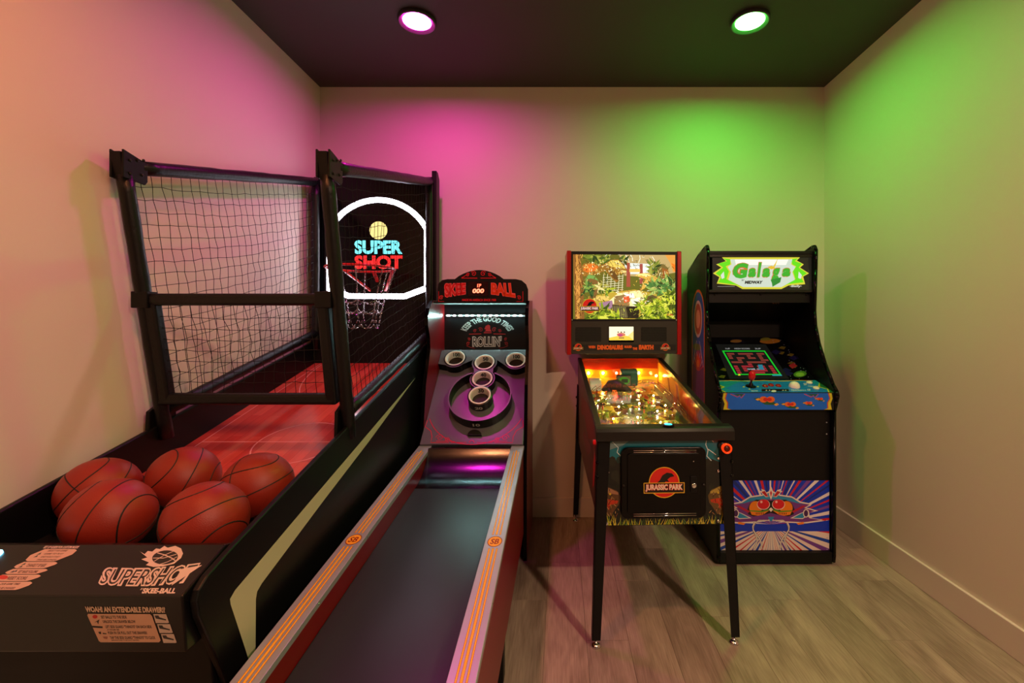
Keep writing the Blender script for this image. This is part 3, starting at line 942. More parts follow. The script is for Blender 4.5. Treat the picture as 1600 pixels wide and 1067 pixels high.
# raised frame at the lower corners with the round cut-out
bc = bf.hit(748, 622)
rad_o = 0.285
lower = [(-bw, 0.0), (bw, 0.0), (bw, 0.16)]
cyc = 0.30
for i in range(0, 21):
    t = math.radians(-28) - math.radians(124) * i / 20
    lower.append((rad_o * math.cos(t), cyc + rad_o * math.sin(t)))
lower.append((-bw, 0.16))
MB().prism(bf, lower, 0.0, 0.012).build('lower_frame', M['board'], tb, 0.002)
CUPS = [(711, 559, 0.004, 0.067, '100'), (806, 562, 0.004, 0.067, '100'), (757, 565.5, 0.004, 0.066, '50'), (753.5, 591, 0.004, 0.066, '40')]
DH = 0.058                                    # height of the raised deck
cl_, cr_, c5, c4 = [bf.hit(u, v, DH + 0.004) for u, v, _, _, _ in CUPS]
def arcp(c, r, a0, a1, n=10):
    return [(c[0] + r * math.cos(math.radians(a0 + (a1 - a0) * i / n)), c[1] + r * math.sin(math.radians(a0 + (a1 - a0) * i / n))) for i in range(n + 1)]
W_ = bw - 0.001
BT_ = bf.hit(750, 547.5, DH)[1]
upp = [(-W_, BT_), (W_, BT_), (W_, cr_[1] - 0.05)] + arcp(cr_, 0.080, -50, -140) + arcp(c5, 0.083, 15, -40, 6) + arcp(c4, 0.080, 40, -90, 12) + arcp(c4, 0.080, -91, -220, 12)
upp += arcp(c5, 0.083, -140, -195, 6) + arcp(cl_, 0.080, -40, -130) + [(-W_, cl_[1] - 0.05)]
upp = [(max(-W_, min(W_, x)), min(BT_, y)) for x, y in upp]
dkb = plate(MB(), bf, upp, [(*bf.hit(u, v, DH + h_), r_ - 0.003) for u, v, h_, r_, _ in CUPS], 0.001, DH)
for q_, f_ in enumerate(dkb.f):
    if len(f_) == 4:
        dkb.m[q_] = 1
dkb.build('upper_deck', [M['board'], M['black_gloss']], tb)
mw = mat('black_ring_wall', (16, 15, 17), 0.28)
# big ring
rc = bf.hit(749.7, 616.5, 0.075); RR = 0.193
b = MB(); n = 56
o_, i_ = [], []
for i in range(n + 1):
    t = math.radians(112 + 316 * i / n)
    o_.append((rc[0] + RR * math.cos(t), rc[1] + RR * math.sin(t))); i_.append((rc[0] + (RR - 0.008) * math.cos(t), rc[1] + (RR - 0.008) * math.sin(t)))
b.prism(bf, o_ + i_[::-1], 0.0, 0.073)
rg = b.build('outer_ring', mw, tb)
MB().prism(bf, o_ + i_[::-1], 0.073, 0.0755).build('ring_edge', M['board'], rg)
# cups
def cup(name, u, v, base, hgt, r, txt, col3):
    c = bf.hit(u, v, base + hgt)
    o = bf.pt(c[0], c[1], 0)
    n_ = bf.n
    prof_ = [(r + 0.007, 0.001), (r + 0.007, base + 0.0015), (r - 0.001, base + hgt - 0.001), (r - 0.006, base + hgt), (r - 0.011, base + hgt - 0.002), (r - 0.014, base + hgt - 0.012), (r - 0.017, 0.012), (0.001, 0.010)]
    m = MB()
    k = [0, 0, 1, 1, 1, 1, 2]
    for i in range(len(prof_) - 1):
        m.lathe(prof_[i:i + 2], o, n_, 32, k[i], True, False)
    cu = m.build(name, [mw, col3, mat('dark_cup_floor', (30, 28, 22), 0.6)], tb)
    tfm = Frame(o + bf.uy * (r - 0.022) + n_ * (base + hgt - 0.018), (1, 0, 0), (bf.uy * 0.35 + n_).normalized())
    a_ = Art(tfm, 0.0)
    wd = 0.046 if len(txt) == 3 else 0.036
    a_.text(txt, -wd / 2, -0.014, wd / 2, 0.014, (20, 18, 16), 0, 0.03)
    a_.build('number', M['print'], cu)
    return cu
for u, v, h_, r_, t_ in CUPS + [(749.5, 617, 0.006, 0.069, '30')]:
    cup('score_cup', u, v, DH, h_, r_, t_, M['cup'])
# "20" on the cup's outer wall and "10" on the ring
wf = Frame(bf.pt(bf.hit(749.5, 617, 0.065)[0], bf.hit(749.5, 617, 0.065)[1] - 0.0735, 0.03), (1, 0, 0), bf.n)
a = Art(wf, 0.002); a.text('20', -0.024, -0.013, 0.024, 0.013, (220, 216, 206), 0, 0.04)
a.build('number', M['print'], tb)
wf = Frame(bf.pt(rc[0], rc[1] - RR, 0.036), (1, 0, 0), bf.n)
a = Art(wf, 0.002); a.text('10', -0.022, -0.013, 0.022, 0.013, (220, 216, 206), 0, 0.04)
a.build('number', M['print'], tb)
dk = MB().prism(bf, [bf.hit(742 + 11 * math.cos(t * PI / 10), 682 - 9 * math.sin(t * PI / 10)) for t in range(11)], 0.0, 0.0135).build('drain_hole', M['black_matt'], tb)
lf = bf.off(0.012)
a = Art(lf, 0.0008); RD = (222, 28, 58)
arc = [(rad_o * 1.06 * math.cos(math.radians(-24 - 132 * i / 24)), cyc + rad_o * 1.06 * math.sin(math.radians(-24 - 132 * i / 24))) for i in range(25)]
a.stroke(arc, 0.0035, RD)
a.stroke([(-0.285, 0.165), (-0.29, 0.12), (-0.25, 0.09), (-0.235, 0.05), (-0.235, 0.012), (-0.13, 0.012)], 0.0035, RD).stroke([(0.285, 0.165), (0.29, 0.12), (0.25, 0.09), (0.235, 0.05), (0.235, 0.012), (0.13, 0.012)], 0.0035, RD)
a.stroke([(-0.12, 0.012), (-0.03, 0.012)], 0.0035, RD).stroke([(0.03, 0.012), (0.12, 0.012)], 0.0035, RD)
a.stroke(circ(0, 0.012, 0.014, 10, None, 0, PI), 0.0035, RD)
for s_ in (-1, 1):
    a.stroke(spiral(s_ * 0.19, 0.045, 0.022, 1.5, 0, 24, s_), 0.003, RD).stroke(spiral(s_ * 0.145, 0.032, 0.014, 1.4, 0, 20, -s_), 0.003, RD).stroke([(s_ * 0.205, 0.022), (s_ * 0.10, 0.018)], 0.003, RD)
a.build('scroll_print', M['print_gloss'], tb, label='red scrollwork lines')
# black slogan board, LED strip, header
YS = 3.19
MB().box(GX0, GX1, YS, YS + 0.012, 1.17, 1.515).build('slogan_board', mat('speckled_black_board', (20, 22, 24), 0.3, noise=(600, 0.5)), sk)
uf = Frame((SCX, YS, 1.2), (1, 0, 0), (0, 0, 1))
a = Art(uf, 0.0005); IV = (206, 214, 210); RS = (196, 48, 52)
def arcfn(cu, cv, R, a0, a1, h):
    def fn(x, y):
        t = math.radians(a0 + (a1 - a0) * x); r = R + h * (y - 0.5)
        return uf.hit(cu + r * math.cos(t), cv - r * math.sin(t) * 0.72)
    return fn
a.textf('KEEP THE GOOD TIMES', arcfn(761.5, 527, 40, 158, 22, 11), IV, 0.035)
a.textq('ROLLIN\'', [(738, 542), (784, 542), (784, 525), (738, 525)], IV, 0.07)
a.textq('ROLLIN\'', [(739.2, 540.8), (783, 540.8), (783, 526.2), (739.2, 526.2)], (22, 24, 26), 0.0)
a.polyp([(757, 514), (759, 509), (763, 507), (766, 509), (766, 514), (768, 518), (757, 518), (760, 515)], RS).polyp([(756, 519), (768, 519), (768, 520.5), (756, 520.5)], RS)
a.strokep([(733, 522), (752, 521.5)], 0.004, RS).strokep([(771, 521.5), (790, 522)], 0.004, RS)
for u0, v0, r0, fl in ((742, 517, 0.012, 1), (751, 515, 0.016, -1), (772, 515, 0.016, 1), (781, 517, 0.012, -1), (731.5, 537, 0.013, 1), (733, 530, 0.011, -1), (791, 537, 0.013, -1), (790, 530, 0.011, 1)):
    c = uf.hit(u0, v0)
    a.stroke(spiral(c[0], c[1], r0, 1.4, 0.5, 22, fl), 0.003, RS)
a.strokep([(729, 540), (736, 543), (742, 544)], 0.003, RS).strokep([(780, 544), (787, 543), (794, 540)], 0.003, RS)
a.build('slogan_print', M['print'], sk, label='white slogan lettering with red scrolls')
zl = 1.377 + 11.0 * 3.175 / F
MB().box(GX0 + 0.01, GX1 - 0.008, YS - 0.012, YS - 0.0005, zl - 0.006, zl + 0.006).build('led_strip', M['steel'], sk)
for i in range(14):
    x = GX0 + 0.03 + (GX1 - GX0 - 0.05) * i / 13
    o = MB().box(x - 0.004, x + 0.004, YS - 0.0165, YS - 0.0125, zl - 0.003, zl + 0.003).build('led', M['led_cool'], sk)
YH = 2.905
MB().box(GX0, GX1, 2.91, 3.22, 1.500, 1.512).build('head_roof', M['black'], sk)
hf = Frame((SCX, YH, 1.52), (1, 0, 0), (0, 0, 1))
hd = [(683.5, 472), (683.5, 452), (685, 443), (691, 437.5), (699, 436), (710.5, 436)]
for i in range(1, 12):
    t = i / 12
    hd.append((710.5 + 76.5 * t, 436 - 14.3 * math.sin(PI * t) ** 0.8))
hd += [(787, 436), (806, 436), (815, 438), (822, 444), (825, 452), (825, 472)]
hm = MB().prism(hf, [hf.hit(u, v) for u, v in hd], -0.022, 0.0).build('header_sign', M['black'], sk, 0.001)
a = Art(hf, 0.0006); R2 = (226, 36, 48); R3 = (240, 96, 96)
def wv(u0, u1, va, vb, ta, tb_):
    return [(u0, va), (u1, vb), (u1, tb_), (u0, ta)]
for s_, q in (('SKEE', [(695, 465.5), (728, 460), (728, 441.5), (693.5, 442.5)]), ('BALL', [(767, 460), (806, 465.5), (803, 442), (767, 441.5)])):
    a.textq(s_, q, R3, 0.09)
    a.textq(s_, [(u + (0.7 if i in (0, 3) else -0.7), v + (-0.8 if i < 2 else 0.8)) for i, (u, v) in enumerate(q)], (206, 24, 34) if s_ == 'SKEE' else (224, 66, 30), 0.03)
a.textq('MADE IN AMERICA SINCE 1908', [(722, 470.5), (775, 470.5), (775, 466.8), (722, 466.8)], R2, 0.02)
for u0, v0, r0, fl in ((731, 429.5, 0.012, 1), (740, 427.5, 0.018, -1), (755, 427.5, 0.018, 1), (765, 429.5, 0.012, -1), (689.5, 465, 0.014, 1), (811, 465, 0.014, -1)):
    c = hf.hit(u0, v0)
    a.stroke(spiral(c[0], c[1], r0, 1.4, 0.5, 22, fl), 0.0035, R2)
a.strokep([(721, 434.5), (746, 434.5)], 0.004, R2).strokep([(751, 434.5), (775, 434.5)], 0.004, R2).strokep([(721, 434.5), (728, 430)], 0.0035, R2).strokep([(775, 434.5), (768, 430)], 0.0035, R2)
a.strokep([(685.5, 455), (685.5, 471), (694, 471)], 0.003, R2).strokep([(817, 455), (817, 471), (807, 471)], 0.003, R2)
a.build('header_lettering', M['print_gloss'], hm, label='red title lettering with scrolls')
MB().prism(hf, [hf.hit(u, v) for u, v in ((732, 440), (763, 440), (763, 462.5), (732, 462.5))], 0.0, 0.004).build('score_display', mat('red_smoked_display', (40, 6, 8), 0.2), hm)
a = Art(hf, 0.0046)
a.textq('1P', [(745.5, 449), (751.5, 449), (752.3, 443.5), (746.3, 443.5)], (255, 90, 60), 0.03)
a.textq('000', [(738, 458), (756, 458), (757, 451), (739, 451)], (255, 110, 80), 0.04)
a.build('score_digits', attr_mat('red_led_digits', 0.3, 4.0, 0.0), hm, label='glowing red score digits')

# ------------------------------------------------------------------ video arcade cabinet in the right corner
AX0, AX1 = 0.888, 1.562
ar = root('video_arcade_cabinet', ((AX0 + AX1) / 2, 2.9, 0), 'upright black video arcade cabinet with green lit marquee and blue control panel', 'arcade game')
aprof = [(3.205, 0.02), (3.205, 1.69), (3.185, 1.735), (2.94, 1.815), (2.82, 1.842), (2.795, 1.84), (2.782, 1.815), (2.786, 1.70), (2.80, 1.45), (2.79, 1.36), (2.755, 1.26), (2.69, 1.14), (2.61, 1.025), (2.574, 0.99), (2.566, 0.968), (2.576, 0.935), (2.598, 0.875), (2.600, 0.06), (2.606, 0.02), (2.63, 0.008), (2.70, 0.008), (2.72, 0.02)]
for x0, x1 in ((AX0, AX0 + 0.019), (AX1 - 0.019, AX1)):
    MB().prism_x(aprof, x0, x1).build('side_panel', M['black'], ar)
    b = MB()
    for i in range(1, 18):
        (ya, za), (yb, zb) = aprof[i], aprof[i + 1]
        b.tube([(x0 + 0.0095, ya, za), (x0 + 0.0095, yb, zb)], 0.0108, 8)
    b.build('edge_trim', M['black_gloss'], ar)
IX0, IX1 = AX0 + 0.019, AX1 - 0.019
MB().box(IX0, IX1, 3.18, 3.20, 0.03, 1.75).build('back_panel', M['black_matt'], ar)
MB().prism_x([(2.80, 1.795), (3.19, 1.70), (3.19, 1.715), (2.80, 1.815)], IX0, IX1).build('top_panel', M['black'], ar, 0.002)
MB().prism_x([(2.835, 1.575), (3.18, 1.40), (3.18, 1.385), (2.835, 1.56)], IX0, IX1).build('speaker_panel', M['black'], ar)
YM = 2.815
mf = Frame(((IX0 + IX1) / 2, YM, 1.68), (1, 0, 0), (0, 0, 1))
b = MB(); mw2 = (IX1 - IX0) / 2
b.box(IX0, IX1, YM - 0.012, YM + 0.01, 1.777, 1.795).box(IX0, IX1, YM - 0.012, YM + 0.01, 1.562, 1.578)
b.build_each('marquee_bracket', M['gun'], ar, 0.002)
a = Art(mf, 0.0)
a.polyp([(1113, 398), (1272, 398), (1272, 454), (1113, 454)], (30, 28, 22))
YE, GR, DG = (222, 214, 60), (104, 226, 28), (28, 140, 40)
a.polyp([(1128, 402), (1250, 402), (1245, 407), (1256, 413), (1250, 418), (1264, 427), (1255, 432), (1258, 444), (1232, 446), (1221, 451.5), (1160, 451.5), (1150, 446), (1120, 443), (1124, 433), (1114, 427), (1127, 418), (1119, 413), (1134, 408)], YE)
a.polyp([(1130, 403.5), (1141, 405), (1141, 413), (1134, 416), (1139, 424), (1135, 436), (1160, 449), (1150, 445), (1122, 441), (1127, 433), (1118, 427), (1130, 418), (1122, 412), (1136, 408)], GR)
a.polyp([(1247, 403.5), (1236, 405), (1238, 413), (1244, 416), (1239, 424), (1243, 436), (1220, 449), (1230, 444), (1256, 441), (1251, 433), (1261, 427), (1248, 418), (1253, 412), (1242, 408)], GR)
a.polyp([(1141, 405), (1238, 405), (1236, 413), (1243, 417), (1238, 425), (1242, 437), (1221, 448.5), (1161, 448.5), (1138, 437), (1142, 425), (1137, 417), (1143, 413)], (212, 224, 206))
a.polyp([(1148, 405.5), (1232, 405.5), (1228, 414), (1150, 414)], (255, 255, 240))
a.polyp([(1126, 430), (1131, 424), (1132, 434), (1128, 436)], (226, 232, 214)).polyp([(1253, 430), (1248, 424), (1247, 434), (1251, 436)], (226, 232, 214))
def gl(s_, u0, u1, vb, vt, lean=3):
    a.textq(s_, [(u0 - 0.8, vb + 0.8), (u1 - 0.8, vb + 0.8), (u1 + lean + 0.8, vt - 0.8), (u0 + lean - 0.8, vt - 0.8)], (210, 110, 50), 0.11)
    a.textq(s_, [(u0, vb), (u1, vb), (u1 + lean, vt), (u0 + lean, vt)], (60, 176, 44), 0.06)
gl('G', 1143, 1166, 435, 411, 4); gl('a', 1168, 1180, 433, 419); gl('l', 1183, 1187, 433, 410); gl('a', 1190, 1202, 433, 419); gl('g', 1205, 1216, 441, 419); gl('a', 1221, 1234, 432, 419)
a.polyp([(1204, 437), (1221, 433), (1219, 441), (1207, 448), (1206, 442)], (40, 140, 50))
a.polyp([(1207, 418), (1212, 410), (1216, 402), (1212, 414), (1209, 420)], (236, 200, 60)).polyp([(1199, 417), (1206, 415), (1212, 419), (1205, 421)], (236, 190, 50))
a.textq('BY', [(1159, 439), (1163, 439), (1163, 436.5), (1159, 436.5)], (20, 24, 20)).textq('MIDWAY', [(1163.5, 443.5), (1191, 443.5), (1192, 438.5), (1164.5, 438.5)], (14, 18, 14), 0.06)
a.textq('Bally', [(1236, 449.5), (1251, 449.5), (1252, 445), (1237, 445)], (206, 204, 190), 0.03).strokep([(1234, 447.5), (1253, 447)], 0.002, (206, 204, 190))
a.strokep([(1121, 447.5), (1148, 447.5)], 0.0025, (150, 148, 140))
a.build('marquee', attr_mat('backlit_marquee', 0.2, 1.0, 0.0), ar, label='backlit green and white title marquee')
b = MB()
for u in (1117, 1188.5, 1260):
    p = px(u, 460.5, 2.83)
    b.lathe([(0.006, 0), (0.006, 0.003), (0.003, 0.005)], p, (0, -1, 0), 8)
b.box(IX0, IX1, 2.832, 2.84, 1.50, 1.562)
b.build_each('marquee_retainer', M['black'], ar)
b = MB()
for du in (0, 4, 8):
    p = px(1206 + du, 471, 2.90)
    b.bar(p + Vector((0, 0.0, 0)), p + Vector((0.035, 0.05, -0.012)), 0.006, 0.004)
b.build_each('speaker_slot', mat('copper_slot', (150, 96, 66), 0.4), ar)
# monitor bezel and screen
Q0, Q1 = Vector(((IX0 + IX1) / 2, 2.765, 1.03)), Vector(((IX0 + IX1) / 2, 3.18, 1.275))
zf = Frame(Q0, (1, 0, 0), Q1 - Q0); QL = (Q1 - Q0).length
MB().prism(zf, [(-mw2, 0), (mw2, 0), (mw2, QL), (-mw2, QL)], -0.015, 0).build('bezel', M['black_gloss'], ar)
a = Art(zf, 0.0006)
a.poly([(-mw2 + 0.004, 0.004), (mw2 - 0.004, 0.004), (mw2 - 0.004, QL - 0.004), (-mw2 + 0.004, QL - 0.004)], (9, 9, 14))
NV = (26, 26, 74)
a.polyp([(1141, 528), (1158, 528), (1165, 536), (1148, 537)], (20, 20, 40))
for (u, v, w_, h_, c) in ((1203, 533, 16, 4, (150, 104, 36)), (1196, 530, 8, 2.5, (120, 120, 40)), (1250, 584.5, 10, 5, (70, 120, 44)), (1150, 533, 9, 2.4, (130, 100, 50))):
    a.polyp([(u + w_ * math.cos(t * PI / 10) + 0.4 * h_ * math.sin(t * PI / 10), v - h_ * math.sin(t * PI / 10)) for t in range(20)], c)
a.polyp([(1250 + 7 * math.cos(t * PI / 10), 585 - 3 * math.sin(t * PI / 10)) for t in range(20)], (120, 170, 60))
for u, v in ((1222, 543), (1220, 551), (1235, 554), (1236, 567), (1240, 572), (1128, 588), (1131, 577)):
    a.polyp([(u - 6, v + 1), (u - 1, v - 2), (u + 6, v - 1), (u + 3, v + 3), (u - 2, v + 2)], (92, 84, 30))
a.polyp([(1232, 571), (1240, 567), (1246, 572), (1238, 576)], (150, 40, 50))
rs = random.Random(2)
for i in range(26):
    u, v = rs.uniform(1205, 1265), rs.uniform(530, 592)
    a.polyp([(u, v), (u + 1, v), (u + 1, v + 0.6), (u, v + 0.6)], (150, 160, 200))
for i in range(9):
    u, v = rs.uniform(1200, 1255), rs.uniform(532, 588)
    a.polyp([(u - 8, v), (u, v - 4), (u + 9, v), (u + 1, v + 4)], NV)
a.build('bezel_print', M['print_gloss'], ar, label='dark space print around the screen')
MB().prism(zf, [zf.hit(u, v) for u, v in ((1118, 538), (1196, 538), (1233, 592), (1140, 592))], 0.0002, 0.0012).build('screen', mat('dark_screen_glass', (20, 22, 20), 0.12, emit=(40, 42, 38), estr=0.25), ar)
a = Art(zf, 0.0016)
def q4(p0, p1, p2, p3):
    def f(s_, t):
        return tuple((p0[i] * (1 - s_) + p1[i] * s_) * (1 - t) + (p3[i] * (1 - s_) + p2[i] * s_) * t for i in (0, 1))
    return f
sq = q4((1149, 586), (1221, 586), (1195, 548), (1128, 548))
for s0, t0, s1, t1 in ((0, 0, 1, 0.04), (0, 0.96, 1, 1), (0, 0, 0.035, 1), (0.965, 0, 1, 1)):
    a.polyp([sq(s0, t0), sq(s1, t0), sq(s1, t1), sq(s0, t1)], (20, 190, 40))
MAZE = ["1101111011", "1000010010", "1011011010", "0010000011", "1110111110", "0000100000", "1011101101", "1010001101", "1010111101", "1000111001"]
for r_, row in enumerate(MAZE):
    for c_, ch_ in enumerate(row):
        if ch_ == '1':
            s0, t0 = 0.07 + c_ * 0.086, 0.9 - r_ * 0.086
            a.polyp([sq(s0, t0 - 0.07), sq(s0 + 0.086, t0 - 0.07), sq(s0 + 0.086, t0), sq(s0, t0)], (150, 34, 44) if r_ > 4 else (120, 50, 40))
a.textq('1UP', [(1134, 546), (1141, 546), (1140, 544), (1133, 544)], (150, 150, 150)).textq('HIGH SCORE', [(1148, 546), (1172, 546), (1171, 544), (1147, 544)], (150, 150, 150)).textq('2UP', [(1180, 546), (1189, 546), (1188, 544), (1179, 544)], (150, 150, 150))
a.textq('GAME  OVER', [(1168, 578), (1195, 578), (1194, 576), (1167, 576)], (160, 170, 180), 0.04)
a.polyp([(1153, 587), (1157, 587), (1156, 584.5), (1154, 584.5)], (220, 220, 40)).polyp([(1207, 587.5), (1222, 587.5), (1221, 585.5), (1206, 585.5)], (40, 150, 150)).polyp([(1186, 578), (1194, 578), (1191, 570), (1184, 570)], (40, 120, 140))
a.build('screen_picture', attr_mat('lit_screen', 0.2, 1.0, 0.0), ar, label='maze picture in a green frame')
# control panel
K0, K1 = Vector(((IX0 + IX1) / 2, 2.585, 0.982)), Vector(((IX0 + IX1) / 2, 2.765, 1.03))
kf = Frame(K0, (1, 0, 0), K1 - K0); KL = (K1 - K0).length
MB().prism_x([(2.585, 0.982), (2.765, 1.03), (2.765, 0.885), (2.585, 0.885)], IX0, IX1).build('control_panel', M['black'], ar, 0.002)
BLU, TEA, YL = (14, 104, 226), (24, 140, 176), (206, 200, 40)
a = Art(kf, 0.0015)
a.poly([(-mw2 + 0.004, 0.003), (mw2 - 0.004, 0.003), (mw2 - 0.004, KL - 0.003), (-mw2 + 0.004, KL - 0.003)], TEA)
a.poly([(-mw2 + 0.1, 0.003), (mw2 - 0.03, 0.003), (mw2 - 0.05, KL - 0.02), (-mw2 + 0.16, KL - 0.03), (-mw2 + 0.04, 0.06)], (26, 122, 206))
for s_ in (-1, 1):
    a.poly([(s_ * mw2, 0.0), (s_ * (mw2 - 0.03), 0.003), (s_ * (mw2 - 0.012), 0.05), (s_ * (mw2 - 0.05), 0.08), (s_ * (mw2 - 0.02), 0.12), (s_ * mw2, 0.15)], YL)
    a.poly([(s_ * mw2, 0.0), (s_ * (mw2 - 0.022), 0.003), (s_ * (mw2 - 0.004), 0.05), (s_ * (mw2 - 0.035), 0.08), (s_ * (mw2 - 0.014), 0.12), (s_ * mw2, 0.15)], (30, 110, 60))
pts = [(-0.29, KL - 0.02), (-0.2, KL - 0.01), (-0.1, KL - 0.018), (0.0, KL - 0.008), (0.1, KL - 0.02), (0.2, KL - 0.008), (0.29, KL - 0.015)]
a.stroke([(x_, y_) for x_, y_ in pts], 0.006, YL).stroke([(x_, y_ + 0.006) for x_, y_ in pts], 0.004, (200, 60, 40))
a.textq('MOVE', [(1174, 612), (1184, 612), (1184, 610), (1174, 610)], (180, 220, 220)).textq('TRACKBALL', [(1236, 611), (1260, 611), (1260, 609), (1236, 609)], (180, 220, 220))
a.polyp([(1190, 612), (1233, 612), (1232, 608), (1190, 608)], (16, 20, 30))
a.polyp([(1209 + 4 * math.cos(t * PI / 8), 611.3 - 1.6 * math.sin(t * PI / 8)) for t in range(16)], (220, 224, 220))
for u in (1196, 1201, 1222, 1226):
    a.polyp([(u, 611), (u + 3, 611), (u + 2, 609), (u + 1, 609)], (170, 180, 180))
a.textq('1UP', [(1262, 611), (1267, 611), (1266, 608), (1261, 608)], (220, 224, 220)).textq('2UP', [(1256, 602), (1261, 602), (1260, 599), (1255, 599)], (220, 224, 220))
a.textq('START', [(1263, 605), (1272, 605), (1271, 603), (1262, 603)], (180, 220, 220))
for u, v in ((1162, 604.5), (1184, 604), (1171, 608)):
    a.polyp([(u - 2, v + 1), (u + 2, v + 1), (u, v - 1)], YL)
a.build('control_print', M['print'], ar, label='blue and teal control panel print')
gf = Frame(((IX0 + IX1) / 2, 2.585, 0.93), (1, 0, 0), (0, 0, 1))
a = Art(gf, 0.0015)
a.poly([(-mw2 + 0.006, -0.043), (mw2 - 0.006, -0.043), (mw2 - 0.006, 0.05), (-mw2 + 0.006, 0.05)], BLU)
for s_ in (-1, 1):
    a.poly([(s_ * (mw2 - 0.002), -0.043), (s_ * (mw2 - 0.06), -0.043), (s_ * (mw2 - 0.038), -0.036), (s_ * (mw2 - 0.04), -0.005), (s_ * (mw2 - 0.026), 0.02), (s_ * (mw2 - 0.035), 0.05), (s_ * (mw2 - 0.002), 0.05)], (190, 70, 40))
    a.poly([(s_ * (mw2 - 0.002), -0.043), (s_ * (mw2 - 0.055), -0.043), (s_ * (mw2 - 0.032), -0.034), (s_ * (mw2 - 0.034), -0.005), (s_ * (mw2 - 0.02), 0.02), (s_ * (mw2 - 0.029), 0.05), (s_ * (mw2 - 0.002), 0.05)], YL)
    a.poly([(s_ * (mw2 - 0.001), -0.044), (s_ * (mw2 - 0.012), -0.044), (s_ * (mw2 - 0.02), -0.01), (s_ * (mw2 - 0.008), 0.02), (s_ * (mw2 - 0.014), 0.05), (s_ * (mw2 - 0.001), 0.05)], (16, 16, 16))
for s_, x0_ in ((1, -0.215), (1, 0.2)):
    a.stroke([(x0_ - 0.05, 0.045), (x0_ - 0.01, 0.028), (x0_, 0.036), (x0_ + 0.01, 0.022), (x0_ + 0.03, 0.045)], 0.004, (190, 70, 40))
    a.poly([(x0_ - 0.035, 0.046), (x0_ - 0.008, 0.033), (x0_ + 0.002, 0.04), (x0_ + 0.011, 0.029), (x0_ + 0.024, 0.046)], (34, 90, 80))
for u, v, k in ((1199, 624, 1.0), (1235, 631.5, 0.75), (1263.5, 629.5, 0.5), (1281, 623, 0.42)):
    a.polyp([(u - 22 * k, v - 2 * k), (u - 6 * k, v - 3 * k), (u + 8 * k, v + 2 * k), (u + 16 * k, v + 9 * k), (u - 4 * k, v + 8 * k), (u - 12 * k, v + 3 * k)], (32, 92, 56))
    for du, c in ((-6, (228, 110, 36)), (5, (228, 110, 36)), (-3, (200, 34, 34)), (3, (200, 34, 34))):
        rr_ = 6.4 * k if abs(du) > 3 else 3.8 * k
        a.polyp([(u + du * k + rr_ * math.cos(t * PI / 8), v + rr_ * 0.75 * math.sin(t * PI / 8)) for t in range(16)], c)
    a.polyp([(u - 19 * k, v), (u - 14 * k, v - 2.4 * k), (u - 11 * k, v), (u - 15 * k, v + 2 * k)], (226, 170, 50)).polyp([(u + 10 * k, v + 8 * k), (u + 15 * k, v + 5.5 * k), (u + 18 * k, v + 8 * k), (u + 13 * k, v + 10 * k)], (226, 170, 50))
a.build('control_front_print', M['print'], ar, label='blue strip print with orange creatures')
def onk(u, v, d=0.0):
    c = kf.hit(u, v); return kf.pt(c[0], c[1], d)
jb = onk(1173, 604)
js = MB().lathe([(0.03, 0.0016), (0.029, 0.003), (0.012, 0.0045), (0.011, 0.02), (0.0055, 0.022), (0.0055, 0.05)], jb, kf.n, 20).build('joystick_shaft', M['black_gloss'], ar)
MB().lathe([(0.006, 0.04), (0.014, 0.046), (0.0185, 0.058), (0.0195, 0.072), (0.0175, 0.086), (0.011, 0.095), (0.001, 0.098)], jb, kf.n, 24).build('joystick_handle', M['red_bright'], ar, label='red joystick handle')
for u, v in ((1195.5, 604), (1204.5, 602.5), (1216, 603.5)):
    MB().lathe([(0.0165, 0.001), (0.0165, 0.006), (0.0125, 0.008), (0.0115, 0.006), (0.011, 0.011), (0.001, 0.012)], onk(u, v), kf.n, 18).build('button', mat('dark_red_button', (150, 20, 24), 0.25), ar)
for u, v in ((1264.5, 598.5), (1275, 607)):
    MB().lathe([(0.0175, 0.001), (0.0175, 0.006), (0.0135, 0.008), (0.0125, 0.006), (0.012, 0.012), (0.001, 0.013)], onk(u, v), kf.n, 18).build('button', M['cup'], ar)
tb_ = MB().ball(onk(1241, 604.5, 0.002), 0.031, 24, 14).build('trackball', mat('white_trackball', (236, 234, 226), 0.15), ar)
# lower front
MB().box(IX0, IX1, 2.625, 2.64, 0.05, 0.885).build('front_panel', M['black'], ar)
MB().box(IX0, IX1, 2.60, 2.64, 0.012, 0.075).build('kick_plate', M['black'], ar, 0.002)
b = MB()
for u, v in ((1291.5, 660), (1291.5, 678), (1292, 840), (1292, 858)):
    b.lathe([(0.004, 0), (0.004, 0.002), (0.001, 0.003)], px(u, v, 2.6235), (0, -1, 0), 8)
b.build_each('panel_screw', M['steel'], ar)
lf2 = Frame(((IX0 + IX1) / 2, 2.625, 0.28), (1, 0, 0), (0, 0, 1))
MB().prism(lf2, [(-mw2 + 0.004, -0.205), (mw2 - 0.002, -0.205), (mw2 - 0.002, 0.197), (-mw2 + 0.004, 0.197)], 0.0, 0.003).build('art_panel', M['black'], ar)
a = Art(lf2, 0.0036)
AX_, AY0, AY1 = mw2 - 0.005, -0.203, 0.195
hz_ = -0.095
a.poly([(-AX_, AY0), (AX_, AY0), (AX_, AY1), (-AX_, AY1)], (12, 52, 196))
a.poly([(-AX_, AY0), (AX_, AY0), (AX_, hz_), (-AX_, hz_)], (226, 212, 204))
vc = (-0.02, hz_ + 0.04)
